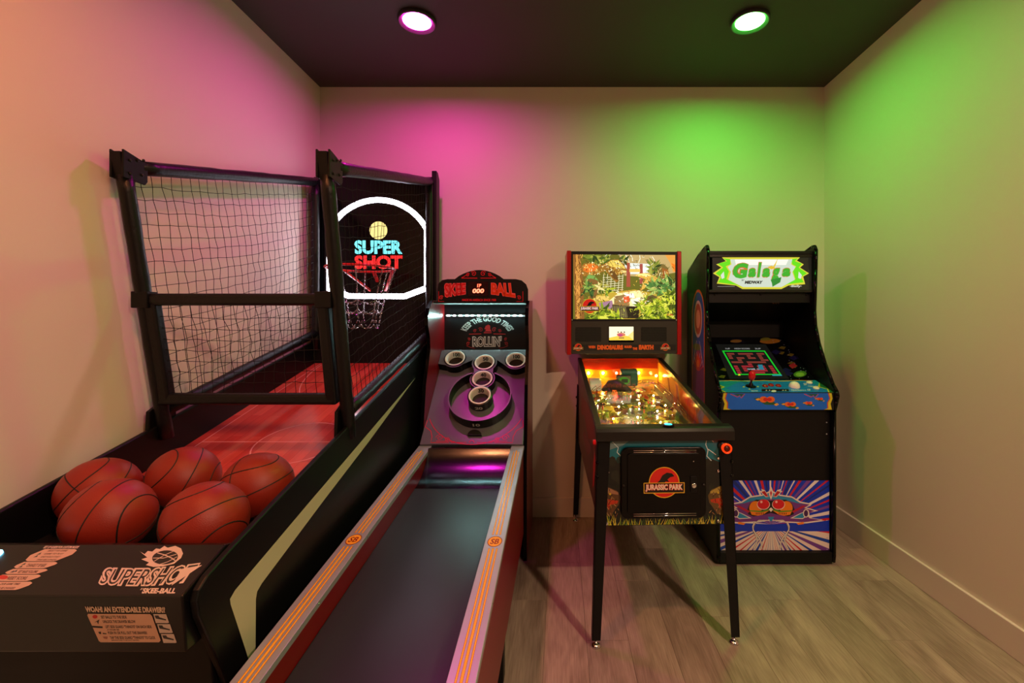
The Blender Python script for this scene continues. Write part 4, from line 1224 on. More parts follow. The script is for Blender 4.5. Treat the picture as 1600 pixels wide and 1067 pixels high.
def clipray(a0, a1, c, up):
    k = 0.9
    p1 = (vc[0] + k * math.cos(a0), vc[1] + k * math.sin(a0)); p2 = (vc[0] + k * math.cos(a1), vc[1] + k * math.sin(a1))
    y0_, y1_ = (vc[1], AY1) if up else (AY0, hz_)
    def cut(pts, ax, lim, sgn):
        out = []
        for i in range(len(pts)):
            p, q = pts[i - 1], pts[i]
            ip, iq = sgn * (p[ax] - lim) <= 0, sgn * (q[ax] - lim) <= 0
            if ip != iq:
                t = (lim - p[ax]) / (q[ax] - p[ax]); out.append((p[0] + (q[0] - p[0]) * t, p[1] + (q[1] - p[1]) * t))
            if iq:
                out.append(q)
        return out
    pts = [vc, p1, p2]
    for ax, lim, sg in ((0, AX_, 1), (0, -AX_, -1), (1, y1_, 1), (1, y0_, -1)):
        pts = cut(pts, ax, lim, sg)
        if len(pts) < 3:
            return
    a.poly(pts, c)
rs = random.Random(11)
cs = [(196, 24, 44), (228, 222, 226), (120, 66, 160), (196, 24, 44), (228, 222, 226), (18, 40, 130)]
t = 4
i = 0
while t < 176:
    wdt = rs.uniform(1.2, 3.6)
    clipray(math.radians(t), math.radians(t + wdt), cs[i % 6], True)
    t += wdt + rs.uniform(2.0, 4.2); i += 1
t = 186; i = 0
cs2 = [(196, 24, 44), (22, 66, 170), (110, 60, 150), (22, 66, 170), (196, 24, 44)]
while t < 354:
    if 250 < t < 290:
        wdt = 0.8
    else:
        wdt = rs.uniform(1.5, 4.5)
    clipray(math.radians(t), math.radians(t + wdt), cs2[i % 5], False)
    t += wdt + rs.uniform(3, 6.5); i += 1
# winged visor emblem (a plain stand-in: two round lenses in a winged mask)
ex, ey = -0.02, 0.03
PUR, CYA, ORA, WHT, BLK = (112, 52, 140), (40, 140, 196), (232, 128, 26), (228, 220, 214), (20, 16, 20)
wing = [(0, 0.11), (0.05, 0.085), (0.12, 0.075), (0.17, 0.045), (0.235, 0.032), (0.225, 0.02), (0.20, 0.012), (0.27, -0.008), (0.21, -0.02), (0.235, -0.05), (0.33, -0.062), (0.2, -0.08), (0.08, -0.075), (0.0, -0.062)]
def both(pts, c, g=1.0):
    a.poly([(ex + x_ * g, ey + y_ * g) for x_, y_ in pts] + [(ex - x_ * g, ey + y_ * g) for x_, y_ in reversed(pts)], c)
both(wing, WHT)
both([(0, 0.10), (0.05, 0.078), (0.12, 0.067), (0.165, 0.038), (0.22, 0.028), (0.19, 0.008), (0.25, -0.008), (0.2, -0.026), (0.22, -0.05), (0.29, -0.06), (0.19, -0.073), (0.08, -0.068), (0.0, -0.056)], PUR)
both([(0, 0.098), (0.05, 0.076), (0.12, 0.065), (0.165, 0.038), (0.2, 0.030), (0.15, 0.036), (0.1, 0.05), (0.0, 0.06)], CYA)
both([(0, -0.02), (0.04, -0.03), (0.1, -0.04), (0.13, -0.028), (0.135, 0.0), (0.12, 0.034), (0.085, 0.056), (0.03, 0.056), (0.0, 0.05)], BLK)
for s_ in (-1, 1):
    a.poly(circ(ex + s_ * 0.088, ey + 0.008, 0.036, 24, 0.04), ORA)
    a.poly([(ex + s_ * 0.01, ey - 0.006), (ex + s_ * 0.05, ey - 0.014), (ex + s_ * 0.12, ey - 0.008), (ex + s_ * 0.11, ey - 0.03), (ex + s_ * 0.075, ey - 0.036), (ex + s_ * 0.045, ey - 0.03)], ORA)
    a.poly([(ex + s_ * 0.012, ey + 0.002), (ex + s_ * 0.05, ey - 0.008), (ex + s_ * 0.122, ey - 0.004), (ex + s_ * 0.12, ey - 0.011), (ex + s_ * 0.05, ey - 0.017), (ex + s_ * 0.01, ey - 0.006)], (96, 146, 40))
    for k in range(5):
        xx = ex + s_ * (0.045 + 0.010 * k)
        a.poly([(xx, ey - 0.018), (xx + 0.004, ey - 0.018), (xx + 0.003, ey - 0.029), (xx - 0.001, ey - 0.029)], BLK)
    a.poly(circ(ex + s_ * 0.043, ey + 0.028, 0.037, 26, 0.03), WHT).poly(circ(ex + s_ * 0.043, ey + 0.03, 0.034, 26, 0.028), (206, 22, 36))
    a.poly(circ(ex + s_ * 0.043 - 0.012, ey + 0.043, 0.007, 12), (236, 190, 184))
    a.poly([(ex + s_ * 0.012, ey + 0.072), (ex + s_ * 0.03, ey + 0.07), (ex + s_ * 0.066, ey + 0.105), (ex + s_ * 0.05, ey + 0.108), (ex + s_ * 0.058, ey + 0.118), (ex + s_ * 0.035, ey + 0.11)], WHT)
    a.poly([(ex + s_ * 0.014, ey + 0.074), (ex + s_ * 0.03, ey + 0.074), (ex + s_ * 0.055, ey + 0.1), (ex + s_ * 0.036, ey + 0.106)], (176, 24, 40))
    a.poly([(ex + s_ * 0.11, ey - 0.05), (ex + s_ * 0.17, ey - 0.02), (ex + s_ * 0.215, ey - 0.005), (ex + s_ * 0.22, ey - 0.03), (ex + s_ * 0.18, ey - 0.055)], WHT)
    a.poly([(ex + s_ * 0.125, ey - 0.048), (ex + s_ * 0.17, ey - 0.024), (ex + s_ * 0.205, ey - 0.01), (ex + s_ * 0.21, ey - 0.03), (ex + s_ * 0.18, ey - 0.05)], CYA)
    a.poly(circ(ex + s_ * 0.2, ey - 0.022, 0.017, 18, 0.024), WHT).poly(circ(ex + s_ * 0.2, ey - 0.022, 0.012, 18, 0.019), (70, 30, 90))
    a.poly([(ex + s_ * 0.12, ey - 0.01), (ex + s_ * 0.18, ey + 0.022), (ex + s_ * 0.2, ey + 0.02), (ex + s_ * 0.13, ey - 0.02)], (176, 24, 60))
    a.poly([(ex + s_ * 0.145, ey - 0.078), (ex + s_ * 0.185, ey - 0.07), (ex + s_ * 0.19, ey - 0.083), (ex + s_ * 0.155, ey - 0.088)], ORA)
    st = [(ex + s_ * (0.02 + 0.016 * k), ey - 0.058 - 0.0012 * k * k) for k in range(4)]
    a.stroke([(ex + s_ * 0.015, ey - 0.062), (ex + s_ * 0.07, ey - 0.062), (ex + s_ * 0.085, ey - 0.075)], 0.007, BLK).stroke([(ex + s_ * 0.015, ey - 0.062), (ex + s_ * 0.07, ey - 0.062), (ex + s_ * 0.085, ey - 0.075)], 0.0045, WHT)
    for off_, b_ in ((0.0, 0.05), (0.022, 0.07)):
        cv = [(ex + s_ * (0.09 - 0.0 + off_ * 0.2 - 0.05 * (k / 7) ** 2 * (1 if off_ else 0) + 0.012 * math.sin(k)), ey - 0.075 - 0.15 * k / 7) for k in range(8)]
        a.stroke(cv, 0.010, BLK).stroke(cv, 0.0065, WHT)
a.poly([(ex, ey + 0.135), (ex + 0.012, ey + 0.105), (ex + 0.012, ey + 0.085), (ex, ey + 0.055), (ex - 0.012, ey + 0.085), (ex - 0.012, ey + 0.105)], WHT)
a.poly([(ex, ey + 0.108), (ex + 0.006, ey + 0.095), (ex, ey + 0.07), (ex - 0.006, ey + 0.095)], (196, 40, 60))
a.poly([(ex, ey + 0.012), (ex + 0.012, ey + 0.0), (ex, ey - 0.014), (ex - 0.012, ey + 0.0)], WHT)
a.poly([(ex - 0.018, ey - 0.042), (ex + 0.018, ey - 0.042), (ex + 0.012, ey - 0.056), (ex, ey - 0.07), (ex - 0.012, ey - 0.056)], CYA)
a.poly([(0.265, ey - 0.062), (0.295, ey - 0.05), (0.312, ey - 0.053), (0.29, ey - 0.065)], (200, 24, 40))
a.build('art_print', M['print'], ar, label='blue burst print with a winged visor emblem')
# side print
pf_ = Frame((AX0, 2.95, 1.2), (0, -1, 0), (0, 0, 1))
a = Art(pf_, 0.0008)
def inside(fx, z):
    return (fx, z)
def oval(k, c):
    p = [(0.0 + k * 0.135 * math.cos(PI * i / 16), 0.22 + k * 0.17 * math.sin(PI * i / 16)) for i in range(17)]
    p += [(-k * 0.135, -0.35), (-k * 0.10, -0.62), (k * 0.10, -0.62), (k * 0.135, -0.35)]
    a.poly(p, c)
oval(1.0, (206, 104, 34)); oval(0.9, (40, 66, 160))
a.poly([(-0.12, -0.62), (-0.12, -0.12), (-0.03, 0.0), (0.05, 0.0), (0.12, -0.1), (0.12, -0.62)], (120, 40, 110))
for k in range(9):
    t0 = math.radians(20 + 16 * k)
    a.poly([(0, -0.14), (0.12 * math.cos(t0), -0.14 + 0.13 * math.sin(t0)), (0.12 * math.cos(t0 + 0.09), -0.14 + 0.13 * math.sin(t0 + 0.09))], (206, 170, 180) if k % 2 else (206, 44, 60))
for k in range(7):
    xx = -0.1 + 0.033 * k
    a.poly([(xx * 0.25, -0.12), (xx - 0.01, -0.6), (xx + 0.006, -0.6)], (176, 70, 140) if k % 2 else (80, 30, 110))
a.poly(circ(0.0, 0.2, 0.085, 24, 0.12), (206, 190, 180)).poly(circ(0.0, 0.2, 0.072, 24, 0.1), (170, 80, 60)).poly(circ(0, 0.2, 0.045, 20, 0.06), (222, 168, 120))
a.poly(circ(-0.02, 0.02, 0.09, 20, 0.022), (96, 120, 50))
a.poly([(-0.06, -0.07), (0.0, -0.02), (0.06, -0.07), (0.03, -0.13), (-0.03, -0.13)], (206, 50, 40)).poly(circ(0, -0.085, 0.03, 16, 0.025), (232, 140, 40))
a.stroke([(-0.11, -0.1), (-0.06, 0.0), (-0.03, 0.06)], 0.008, (196, 190, 210)).stroke([(0.11, -0.1), (0.06, 0.0), (0.03, 0.06)], 0.008, (196, 190, 210))
a.build('side_print', M['print'], ar, label='tall oval blue and purple side print')

# ------------------------------------------------------------------ pinball machine
TH = math.radians(2.0)
pb = root('pinball_machine', (0.45, 1.978, 0), 'pinball machine with lit jungle backglass, glowing playfield and black legs', 'pinball machine', TH)
PM = Matrix.Translation(pb.location) @ Matrix.Rotation(TH, 4, 'Z')
def W(x, y, z):
    return PM @ Vector((x, y, z))
def WD(x, y, z):
    return Matrix.Rotation(TH, 3, 'Z') @ Vector((x, y, z))
CW = 0.284                                   # half width of the body
def ztp(y):
    return 0.893 + 0.20 * y                  # top edge of the side boards
def zbt(y):
    return 0.505 + 0.05 * y
LB = dict(local=True)
for s_ in (-1, 1):
    x0, x1 = (-CW, -CW + 0.018) if s_ < 0 else (CW - 0.018, CW)
    MB().prism_x([(0.0, zbt(0)), (0.0, ztp(0)), (1.21, ztp(1.21)), (1.21, zbt(1.21))], x0, x1).build('side_board', mat('dark_red_cabinet_print', (74, 26, 24), 0.32, noise=(7, 0.6)), pb, 0.0015, local=True)
    MB().prism_x([(-0.012, ztp(-0.012) - 0.012), (-0.012, ztp(-0.012) + 0.012), (1.16, ztp(1.16) + 0.012), (1.16, ztp(1.16) - 0.012)], x0 - 0.006 if s_ < 0 else x0 - 0.004, x1 + 0.004 if s_ < 0 else x1 + 0.006).build('side_rail', M['gun'], pb, 0.003, local=True)
MB().box(-CW, CW, 0.0, 0.018, zbt(0), 0.885).build('front_board', M['black'], pb, local=True)
MB().box(-CW + 0.02, CW - 0.02, 0.02, 1.2, 0.55, 0.565).build('bottom_board', M['black_matt'], pb, local=True)
MB().box(-CW + 0.02, CW - 0.02, 1.19, 1.208, 0.56, 1.12).build('rear_board', M['black_matt'], pb, local=True)
MB().prism_x([(-0.024, 0.872), (-0.024, 0.912), (-0.014, 0.924), (0.0, 0.928), (0.045, 0.932), (0.045, 0.90), (0.0, 0.88), (0.0, 0.872)], -0.298, 0.298).build('lockdown_bar', M['gun'], pb, 0.003, local=True, seg=3)
bt = MB().lathe([(0.026, 0.0), (0.026, 0.004), (0.02, 0.007)], (0.02, 0.012, 0.929), (0, 0.02, 1), 20).build('action_button', M['black_gloss'], pb, local=True)
MB().lathe([(0.018, 0.006), (0.016, 0.009), (0.001, 0.0105)], (0.02, 0.012, 0.929), (0, 0.02, 1), 20).build('button_lens', mat('cyan_lit_lens', (80, 230, 250), 0.3, emit=(60, 220, 250), estr=1.3), bt, local=True)
# legs
def leg(x, y, sx, sy, ztop_):
    """folded sheet leg: two flat flanges meeting at the outer corner"""
    fx, fy = x + sx * 0.026, y + sy * 0.026
    m = MB()
    def fl(w0, w1, along_x):
        a0, a1 = Vector((fx, fy, 0.035)), Vector((x, y, ztop_))
        d0 = Vector((-sx * w0, 0, 0)) if along_x else Vector((0, -sy * w0, 0))
        d1 = Vector((-sx * w1, 0, 0)) if along_x else Vector((0, -sy * w1, 0))
        th = Vector((0, -sy * 0.004, 0)) if along_x else Vector((-sx * 0.004, 0, 0))
        vs_ = [a0, a0 + d0, a1 + d1, a1, a0 + th, a0 + d0 + th, a1 + d1 + th, a1 + th]
        m.add(vs_, [(0, 1, 2, 3), (4, 7, 6, 5), (0, 4, 5, 1), (1, 5, 6, 2), (2, 6, 7, 3), (3, 7, 4, 0)])
    fl(0.036, 0.055, True); fl(0.036, 0.055, False)
    lg = m.build('leg', M['black'], pb, local=True, recalc=True)
    ft = MB().lathe([(0.021, 0.0), (0.021, 0.006), (0.012, 0.014), (0.005, 0.016), (0.005, 0.04)], (fx - sx * 0.018, fy - sy * 0.018, 0.0), (0, 0, 1), 16).build('foot', M['chrome'], lg, local=True)
    b_ = MB()
    for zz in (ztop_ - 0.15, ztop_ - 0.09):
        b_.lathe([(0.009, 0), (0.009, 0.004), (0.005, 0.007)], (x + sx * 0.002 * 0, y + sy * 0.0, zz), (sx, sy, 0), 8)
    b_.build_each('leg_bolt', M['black_gloss'], lg, local=True)
leg(-CW - 0.006, -0.006, -1, -1, 0.868); leg(CW + 0.006, -0.006, 1, -1, 0.868)
leg(-CW - 0.006, 1.216, -1, 1, 0.95); leg(CW + 0.006, 1.216, 1, 1, 0.95)
for s_ in (-1, 1):
    MB().lathe([(0.015, 0), (0.015, 0.004), (0.011, 0.006), (0.010, 0.016), (0.001, 0.017)], (s_ * CW, 0.075, 0.845), (s_, 0, 0), 16).build('flipper_button', mat('red_lit_button', (220, 24, 30), 0.25, emit=(220, 20, 24), estr=0.25), pb, local=True)
# left side print
lsf = Frame(W(-CW, 0.6, 0.7), WD(0, -1, 0), (0, 0, 1))
a = Art(lsf, 0.0008)
a.poly([(0.56, 0.16), (0.45, 0.08), (0.3, 0.1), (0.15, 0.06), (-0.1, 0.14), (-0.3, 0.1), (-0.3, 0.22), (0.1, 0.24), (0.56, 0.19)], (118, 30, 26))
a.poly([(0.5, 0.06), (0.42, -0.08), (0.36, -0.12), (0.38, 0.0), (0.44, 0.08)], (176, 30, 34)).poly([(0.3, 0.05), (0.1, -0.04), (-0.2, 0.0), (-0.1, 0.06)], (120, 70, 60))
a.build('side_print', M['print'], pb)
# front print
pff = Frame(W(0, 0, 0.7), WD(1, 0, 0), (0, 0, 1))
a = Art(pff, 0.0008)
X_ = CW - 0.004
a.poly([(-X_, 0.177), (X_, 0.177), (X_, -0.192), (-X_, -0.192)], (14, 20, 18))
a.poly([(-X_, 0.177), (X_, 0.177), (X_, 0.06), (0.2, 0.09), (0.1, 0.06), (-0.05, 0.1), (-0.18, 0.08), (-X_, 0.1)], (22, 108, 124))
a.poly([(-X_, 0.14), (-0.2, 0.177), (-0.14, 0.177), (-0.18, 0.15), (-0.24, 0.13)], (110, 140, 140))
rs = random.Random(4)
for i in range(24):
    x_, y_ = rs.uniform(-X_ + 0.02, X_ - 0.02), rs.uniform(-0.1, 0.1)
    a.poly(circ(x_, y_, rs.uniform(0.01, 0.02), 8, rs.uniform(0.015, 0.03)), rs.choice([(20, 40, 28), (28, 34, 26), (16, 48, 44), (34, 30, 24)]))
def bolt(pts):
    a.stroke(pts, 0.0042, (120, 170, 180)).stroke(pts, 0.0018, (236, 244, 240))
bolt([(-0.225, 0.165), (-0.20, 0.14), (-0.205, 0.12), (-0.185, 0.10), (-0.18, 0.075)])
bolt([(0.185, 0.175), (0.18, 0.15), (0.19, 0.125), (0.185, 0.10), (0.205, 0.08)]); bolt([(0.19, 0.13), (0.205, 0.12), (0.225, 0.105)]); bolt([(0.2, 0.175), (0.215, 0.16)])
# two generic reptile heads looking in from the sides
for s_, jaw in ((-1, -0.115), (1, -0.11)):
    a.poly([(s_ * X_, -0.02), (s_ * 0.24, -0.03), (s_ * 0.205, -0.045), (s_ * 0.19, -0.07), (s_ * 0.195, -0.1), (s_ * 0.21, -0.12), (s_ * 0.23, -0.15), (s_ * X_, -0.16)], (84, 58, 34) if s_ < 0 else (92, 72, 36))
    a.poly([(s_ * 0.262, -0.025), (s_ * 0.235, -0.035), (s_ * 0.2, -0.052), (s_ * 0.2, -0.062), (s_ * 0.245, -0.055)], (150, 108, 80) if s_ < 0 else (160, 140, 60))
    a.poly([(s_ * 0.2, -0.088), (s_ * 0.245, -0.08), (s_ * 0.262, -0.1), (s_ * 0.24, -0.128), (s_ * 0.235, -0.105), (s_ * 0.205, -0.1)], (176, 50, 22))
    a.poly(circ(s_ * 0.235, -0.058, 0.005, 10), (200, 170, 40))
    for i in range(46):
        x_, y_ = rs.uniform(0.2, X_ - 0.012), rs.uniform(-0.15, -0.035)
        if y_ > -0.05 and x_ < 0.23:
            continue
        a.stroke([(s_ * x_, y_), (s_ * (x_ + rs.uniform(-0.01, 0.01)), y_ - rs.uniform(0.006, 0.016))], 0.0024, rs.choice([(40, 26, 16), (150, 110, 60), (110, 60, 34), (60, 40, 22), (180, 140, 90)]))
for i in range(150):
    x_ = rs.uniform(-X_ + 0.01, X_ - 0.01); h_ = rs.uniform(0.015, 0.06); l_ = rs.uniform(-0.02, 0.02)
    if abs(x_) < 0.19:
        h_ = min(h_, 0.034)
    a.poly([(x_ - 0.002, -0.192), (x_ + 0.002, -0.192), (max(-X_, min(X_, x_ + l_)), -0.192 + h_)], rs.choice([(190, 184, 40), (110, 140, 44), (66, 96, 40), (206, 186, 70), (50, 76, 44)]))
a.build('front_print', M['print_gloss'], pb, label='dark stormy jungle print')
b = MB()
for x_, z_ in ((-0.245, 0.79), (-0.245, 0.735), (-0.25, 0.515), (0.235, 0.79), (0.235, 0.735), (0.235, 0.52)):
    b.lathe([(0.0075, 0.0), (0.0075, 0.003), (0.004, 0.006), (0.001, 0.0065)], (x_, -0.0012, z_), (0, -1, 0), 12)
b.build_each('bolt', M['chrome'], pb, local=True)
# coin door
cdf = Frame(W(-0.007, -0.001, 0.692), WD(1, 0, 0), (0, 0, 1))
cd = MB().prism(cdf, rrect(-0.184, -0.152, 0.184, 0.152, 0.03, 6), 0.0, 0.016).build('coin_door', M['black_gloss'], pb, 0.004)
MB().prism(cdf, rrect(-0.158, -0.128, 0.158, 0.128, 0.012, 4), 0.016, 0.021).build('door_leaf', M['black_gloss'], cd, 0.003)
b = MB()
for y_ in (0.139, 0.131, -0.131, -0.140):
    b.tube([cdf.pt(-0.13, y_, 0.0165), cdf.pt(0.14, y_, 0.0165)], 0.0022, 6)
b.build_each('door_rib', M['chrome'], cd)
b = MB()
for x_, y_ in ((0.0, 0.144), (0.0, -0.144), (-0.172, -0.01), (0.172, -0.01)):
    b.lathe([(0.006, 0), (0.006, 0.003), (0.002, 0.005)], cdf.pt(x_, y_, 0.016), cdf.n, 10)
b.build_each('door_bolt', M['gun'], cd)
MB().prism(cdf, rrect(0.112, -0.04, 0.14, 0.03, 0.006), 0.021, 0.026).build('lock_plate', M['black'], cd, 0.001)
b = MB()
b.lathe([(0.011, 0.026), (0.011, 0.032), (0.008, 0.034), (0.001, 0.034)], cdf.pt(0.126, -0.008, 0), cdf.n, 16)
b.lathe([(0.003, 0.021), (0.002, 0.024)], cdf.pt(0.126, 0.093, 0), cdf.n, 10)
b.build_each('door_lock', M['chrome'], cd)
# badge: red disc, plain reptile silhouette, title bar
def badge(fr, cx, cy, k, d, parent, m, name='badge', lab=None):
    A_ = Art(fr, d)
    A_.poly(circ(cx, cy, 0.066 * k, 40), (222, 176, 40)).poly(circ(cx, cy, 0.0625 * k, 40), (206, 30, 22))
    sil = [(-0.052, -0.022), (-0.04, -0.008), (-0.02, 0.008), (-0.008, 0.03), (0.012, 0.042), (0.034, 0.038), (0.044, 0.026), (0.026, 0.022), (0.014, 0.012), (0.022, 0.002), (0.006, 0.004), (0.0, -0.006), (0.03, -0.014), (0.05, -0.024)]
    A_.poly([(cx + x_ * k, cy + y_ * k) for x_, y_ in sil], (16, 10, 10))
    A_.poly(rrect(cx - 0.088 * k, cy - 0.046 * k, cx + 0.088 * k, cy - 0.0005 * k, 0.001 * k, 2), (222, 176, 40)).poly(rrect(cx - 0.085 * k, cy - 0.043 * k, cx + 0.085 * k, cy - 0.0035 * k, 0.001 * k, 2), (22, 12, 12))
    A_.text('JURASSIC PARK', cx - 0.081 * k, cy - 0.04 * k, cx + 0.081 * k, cy - 0.007 * k, (200, 24, 22), 0, 0.1)
    A_.text('JURASSIC PARK', cx - 0.080 * k, cy - 0.039 * k, cx + 0.080 * k, cy - 0.008 * k, (226, 206, 190), 0, 0.045)
    return A_.build(name, m, parent, lab)
badge(cdf.off(0.021), 0.0, 0.004, 1.0, 0.0006, cd, M['print_gloss'], 'door_badge', 'red and yellow round badge with a title bar')
# shooter rod
b = MB().lathe([(0.022, 0.0), (0.022, 0.006), (0.012, 0.012), (0.007, 0.014), (0.007, 0.03)], (0.252, -0.001, 0.846), (0, -1, 0), 18)
b.build('shooter_housing', M['gun'], pb, local=True)
MB().lathe([(0.008, 0.03), (0.018, 0.034), (0.021, 0.046), (0.021, 0.056), (0.017, 0.057), (0.016, 0.05), (0.001, 0.05)], (0.252, -0.001, 0.846), (0, -1, 0), 20).build('shooter_knob', mat('orange_lit_knob', (250, 70, 20), 0.3, emit=(255, 60, 10), estr=0.8), pb, local=True)
MB().lathe([(0.0135, 0.0495), (0.0135, 0.0545), (0.001, 0.056)], (0.252, -0.001, 0.846), (0, -1, 0), 16).build('knob_cap', mat('dark_red_cap', (70, 14, 8), 0.3), pb, local=True)

# backbox: front plane, placed in the machine's own frame
YBX, XB0, XB1, ZB0, ZB1 = 0.965, -0.372, 0.366, 1.176, 1.835
bx = MB().box(XB0 + 0.008, XB1 - 0.008, YBX + 0.012, 1.215, ZB0, ZB1 - 0.005).build('backbox', M['black'], pb, 0.003, local=True)
for x0, x1 in ((XB0, XB0 + 0.027), (XB1 - 0.027, XB1)):
    MB().prism_x([(YBX - 0.004, ZB0 - 0.005), (YBX - 0.004, ZB1), (YBX + 0.01, ZB1 + 0.004), (1.215, ZB1 + 0.004), (1.215, ZB0 - 0.005)], x0, x1).build('backbox_trim', M['red_bright'] if 0 else mat('red_metal_trim', (176, 16, 18), 0.32, 0.3), bx, 0.004, local=True)
BX_0, BX_1 = XB0 + 0.027, XB1 - 0.027
b = MB().box(BX_0, BX_1, YBX, YBX + 0.014, ZB1 - 0.022, ZB1 - 0.002).box(BX_0, BX_1, YBX, YBX + 0.014, 1.388, 1.400).box(BX_0, BX_0 + 0.012, YBX, YBX + 0.014, 1.4, ZB1 - 0.022).box(BX_1 - 0.012, BX_1, YBX, YBX + 0.014, 1.4, ZB1 - 0.022)
b.build_each('backglass_frame', M['black'], bx, local=True)
G0, G1, GZ0, GZ1 = BX_0 + 0.012, BX_1 - 0.012, 1.400, ZB1 - 0.022
bgf = Frame(W((G0 + G1) / 2, YBX + 0.006, (GZ0 + GZ1) / 2), WD(1, 0, 0), (0, 0, 1))
gw, gh = (G1 - G0) / 2, (GZ1 - GZ0) / 2
a = Art(bgf, 0.0)
def cl(p):
    return (max(-gw, min(gw, p[0] * gw)), max(-gh, min(gh, p[1] * gh)))
def gp(pts, c):
    a.poly([cl(p) for p in pts], c)
rs = random.Random(21)
gp([(-1, -1), (1, -1), (1, 1), (-1, 1)], (96, 92, 30))
# sky glow towards the middle right
for pts, c in (([(-0.1, 1), (1, 1), (1, 0.45), (0.5, 0.3), (0.0, 0.35)], (176, 150, 96)), ([(0.0, 0.75), (0.5, 0.72), (0.62, 0.4), (0.05, 0.4)], (206, 210, 200)), ([(0.08, 0.62), (0.48, 0.6), (0.5, 0.45), (0.1, 0.45)], (236, 236, 220))):
    gp(pts, c)
for x0, y0, x1, y1 in ((0.02, 1, 0.1, 0.72), (0.3, 1, 0.28, 0.75), (0.55, 0.95, 0.6, 0.7), (0.12, 1, 0.16, 0.8)):
    a.stroke([cl((x0, y0)), cl(((x0 + x1) / 2 + 0.02, (y0 + y1) / 2)), cl((x1, y1))], 0.004, (226, 226, 200))
# distant trees and ferns
def leaf(cx, cy, l, an, w_, c):
    dx, dy = math.cos(an) * l, math.sin(an) * l * gw / gh
    nx, ny = -math.sin(an) * w_, math.cos(an) * w_ * gw / gh
    gp([(cx, cy), (cx + dx * 0.45 + nx, cy + dy * 0.45 + ny), (cx + dx, cy + dy), (cx + dx * 0.45 - nx, cy + dy * 0.45 - ny)], c)
greens = [(120, 140, 30), (76, 110, 26), (160, 168, 40), (52, 82, 24), (190, 186, 64), (96, 130, 50)]
def bush(cx, cy, n_, l, pal):
    for i in range(n_):
        leaf(cx + rs.uniform(-0.06, 0.06), cy + rs.uniform(-0.05, 0.05), l * rs.uniform(0.6, 1.1), rs.uniform(0, 2 * PI), l * 0.14, rs.choice(pal))
for x_, y_ in ((-0.62, 0.92), (-0.35, 0.9), (-0.45, 0.75), (0.62, 0.55), (0.7, 0.4), (-0.05, 0.8), (0.56, 0.62)):
    bush(x_, y_, 16, 0.2, [(70, 90, 30), (110, 120, 40), (44, 60, 24), (150, 150, 60)])
gp([(0.62, 0.3), (0.66, 0.6), (0.76, 0.72), (0.86, 0.6), (0.9, 0.0), (0.62, -0.05)], (112, 92, 44)); gp([(0.74, 0.6), (0.86, 0.55), (0.92, -0.1), (0.78, -0.1)], (146, 84, 34))
gp([(0.8, 1), (1, 1), (1, 0.5), (0.96, 0.45), (0.9, 0.75)], (206, 140, 60)); gp([(0.92, 0.75), (1, 0.7), (1, 0.45)], (226, 110, 30))
# fence and gate
for i in range(7):
    a.stroke([cl((-0.42, 0.28 - 0.07 * i)), cl((-0.02, 0.34 - 0.07 * i))], 0.0028, (226, 214, 170))
for i in range(6):
    a.stroke([cl((-0.4 + 0.075 * i, 0.4)), cl((-0.42 + 0.075 * i, -0.12))], 0.0032, (214, 204, 160))
gp([(0.05, 0.75), (0.11, 0.75), (0.12, 0.0), (0.04, 0.0)], (150, 70, 50)); gp([(0.3, 0.72), (0.36, 0.72), (0.37, 0.1), (0.3, 0.1)], (150, 70, 60)); gp([(0.1, 0.56), (0.31, 0.56), (0.31, 0.46), (0.1, 0.46)], (214, 176, 90))
# large generic reptile on the left, a small one on the right
gp([(-0.86, 0.55), (-0.8, 0.72), (-0.62, 0.76), (-0.5, 0.66), (-0.38, 0.72), (-0.26, 0.84), (-0.12, 0.86), (-0.02, 0.72), (0.05, 0.55), (0.04, 0.42), (-0.06, 0.42), (-0.16, 0.34), (-0.1, 0.2), (-0.16, 0.14), (-0.26, 0.3), (-0.36, 0.5), (-0.5, 0.42), (-0.66, 0.36), (-0.8, 0.32)], (140, 96, 34))
gp([(-0.8, 0.66), (-0.62, 0.73), (-0.5, 0.62), (-0.56, 0.5), (-0.72, 0.44), (-0.8, 0.5)], (206, 104, 34)); gp([(-0.36, 0.7), (-0.26, 0.82), (-0.12, 0.83), (-0.04, 0.7), (0.02, 0.56), (-0.1, 0.6), (-0.24, 0.62)], (214, 186, 84))
gp([(-0.06, 0.52), (0.04, 0.5), (0.03, 0.44), (-0.08, 0.44)], (222, 196, 120)); gp([(-0.3, 0.56), (-0.2, 0.5), (-0.14, 0.36), (-0.12, 0.2), (-0.2, 0.24), (-0.28, 0.4)], (96, 64, 26))
gp([(-0.16, 0.74), (-0.11, 0.74), (-0.12, 0.7)], (60, 40, 16))
for i in range(60):
    x_, y_ = rs.uniform(-0.8, -0.02), rs.uniform(0.4, 0.78)
    a.stroke([cl((x_, y_)), cl((x_ + rs.uniform(-0.03, 0.03), y_ - 0.07))], 0.0022, rs.choice([(226, 190, 96), (110, 70, 26), (186, 130, 50)]))
gp([(0.2, 0.36), (0.3, 0.42), (0.46, 0.44), (0.58, 0.34), (0.7, 0.24), (0.86, 0.2), (0.84, 0.04), (0.68, 0.06), (0.56, 0.18), (0.46, 0.1), (0.4, -0.04), (0.32, -0.12), (0.36, 0.08), (0.42, 0.24), (0.3, 0.3)], (206, 160, 66)); gp([(0.22, 0.36), (0.3, 0.41), (0.44, 0.42), (0.54, 0.34), (0.4, 0.34)], (240, 214, 130))
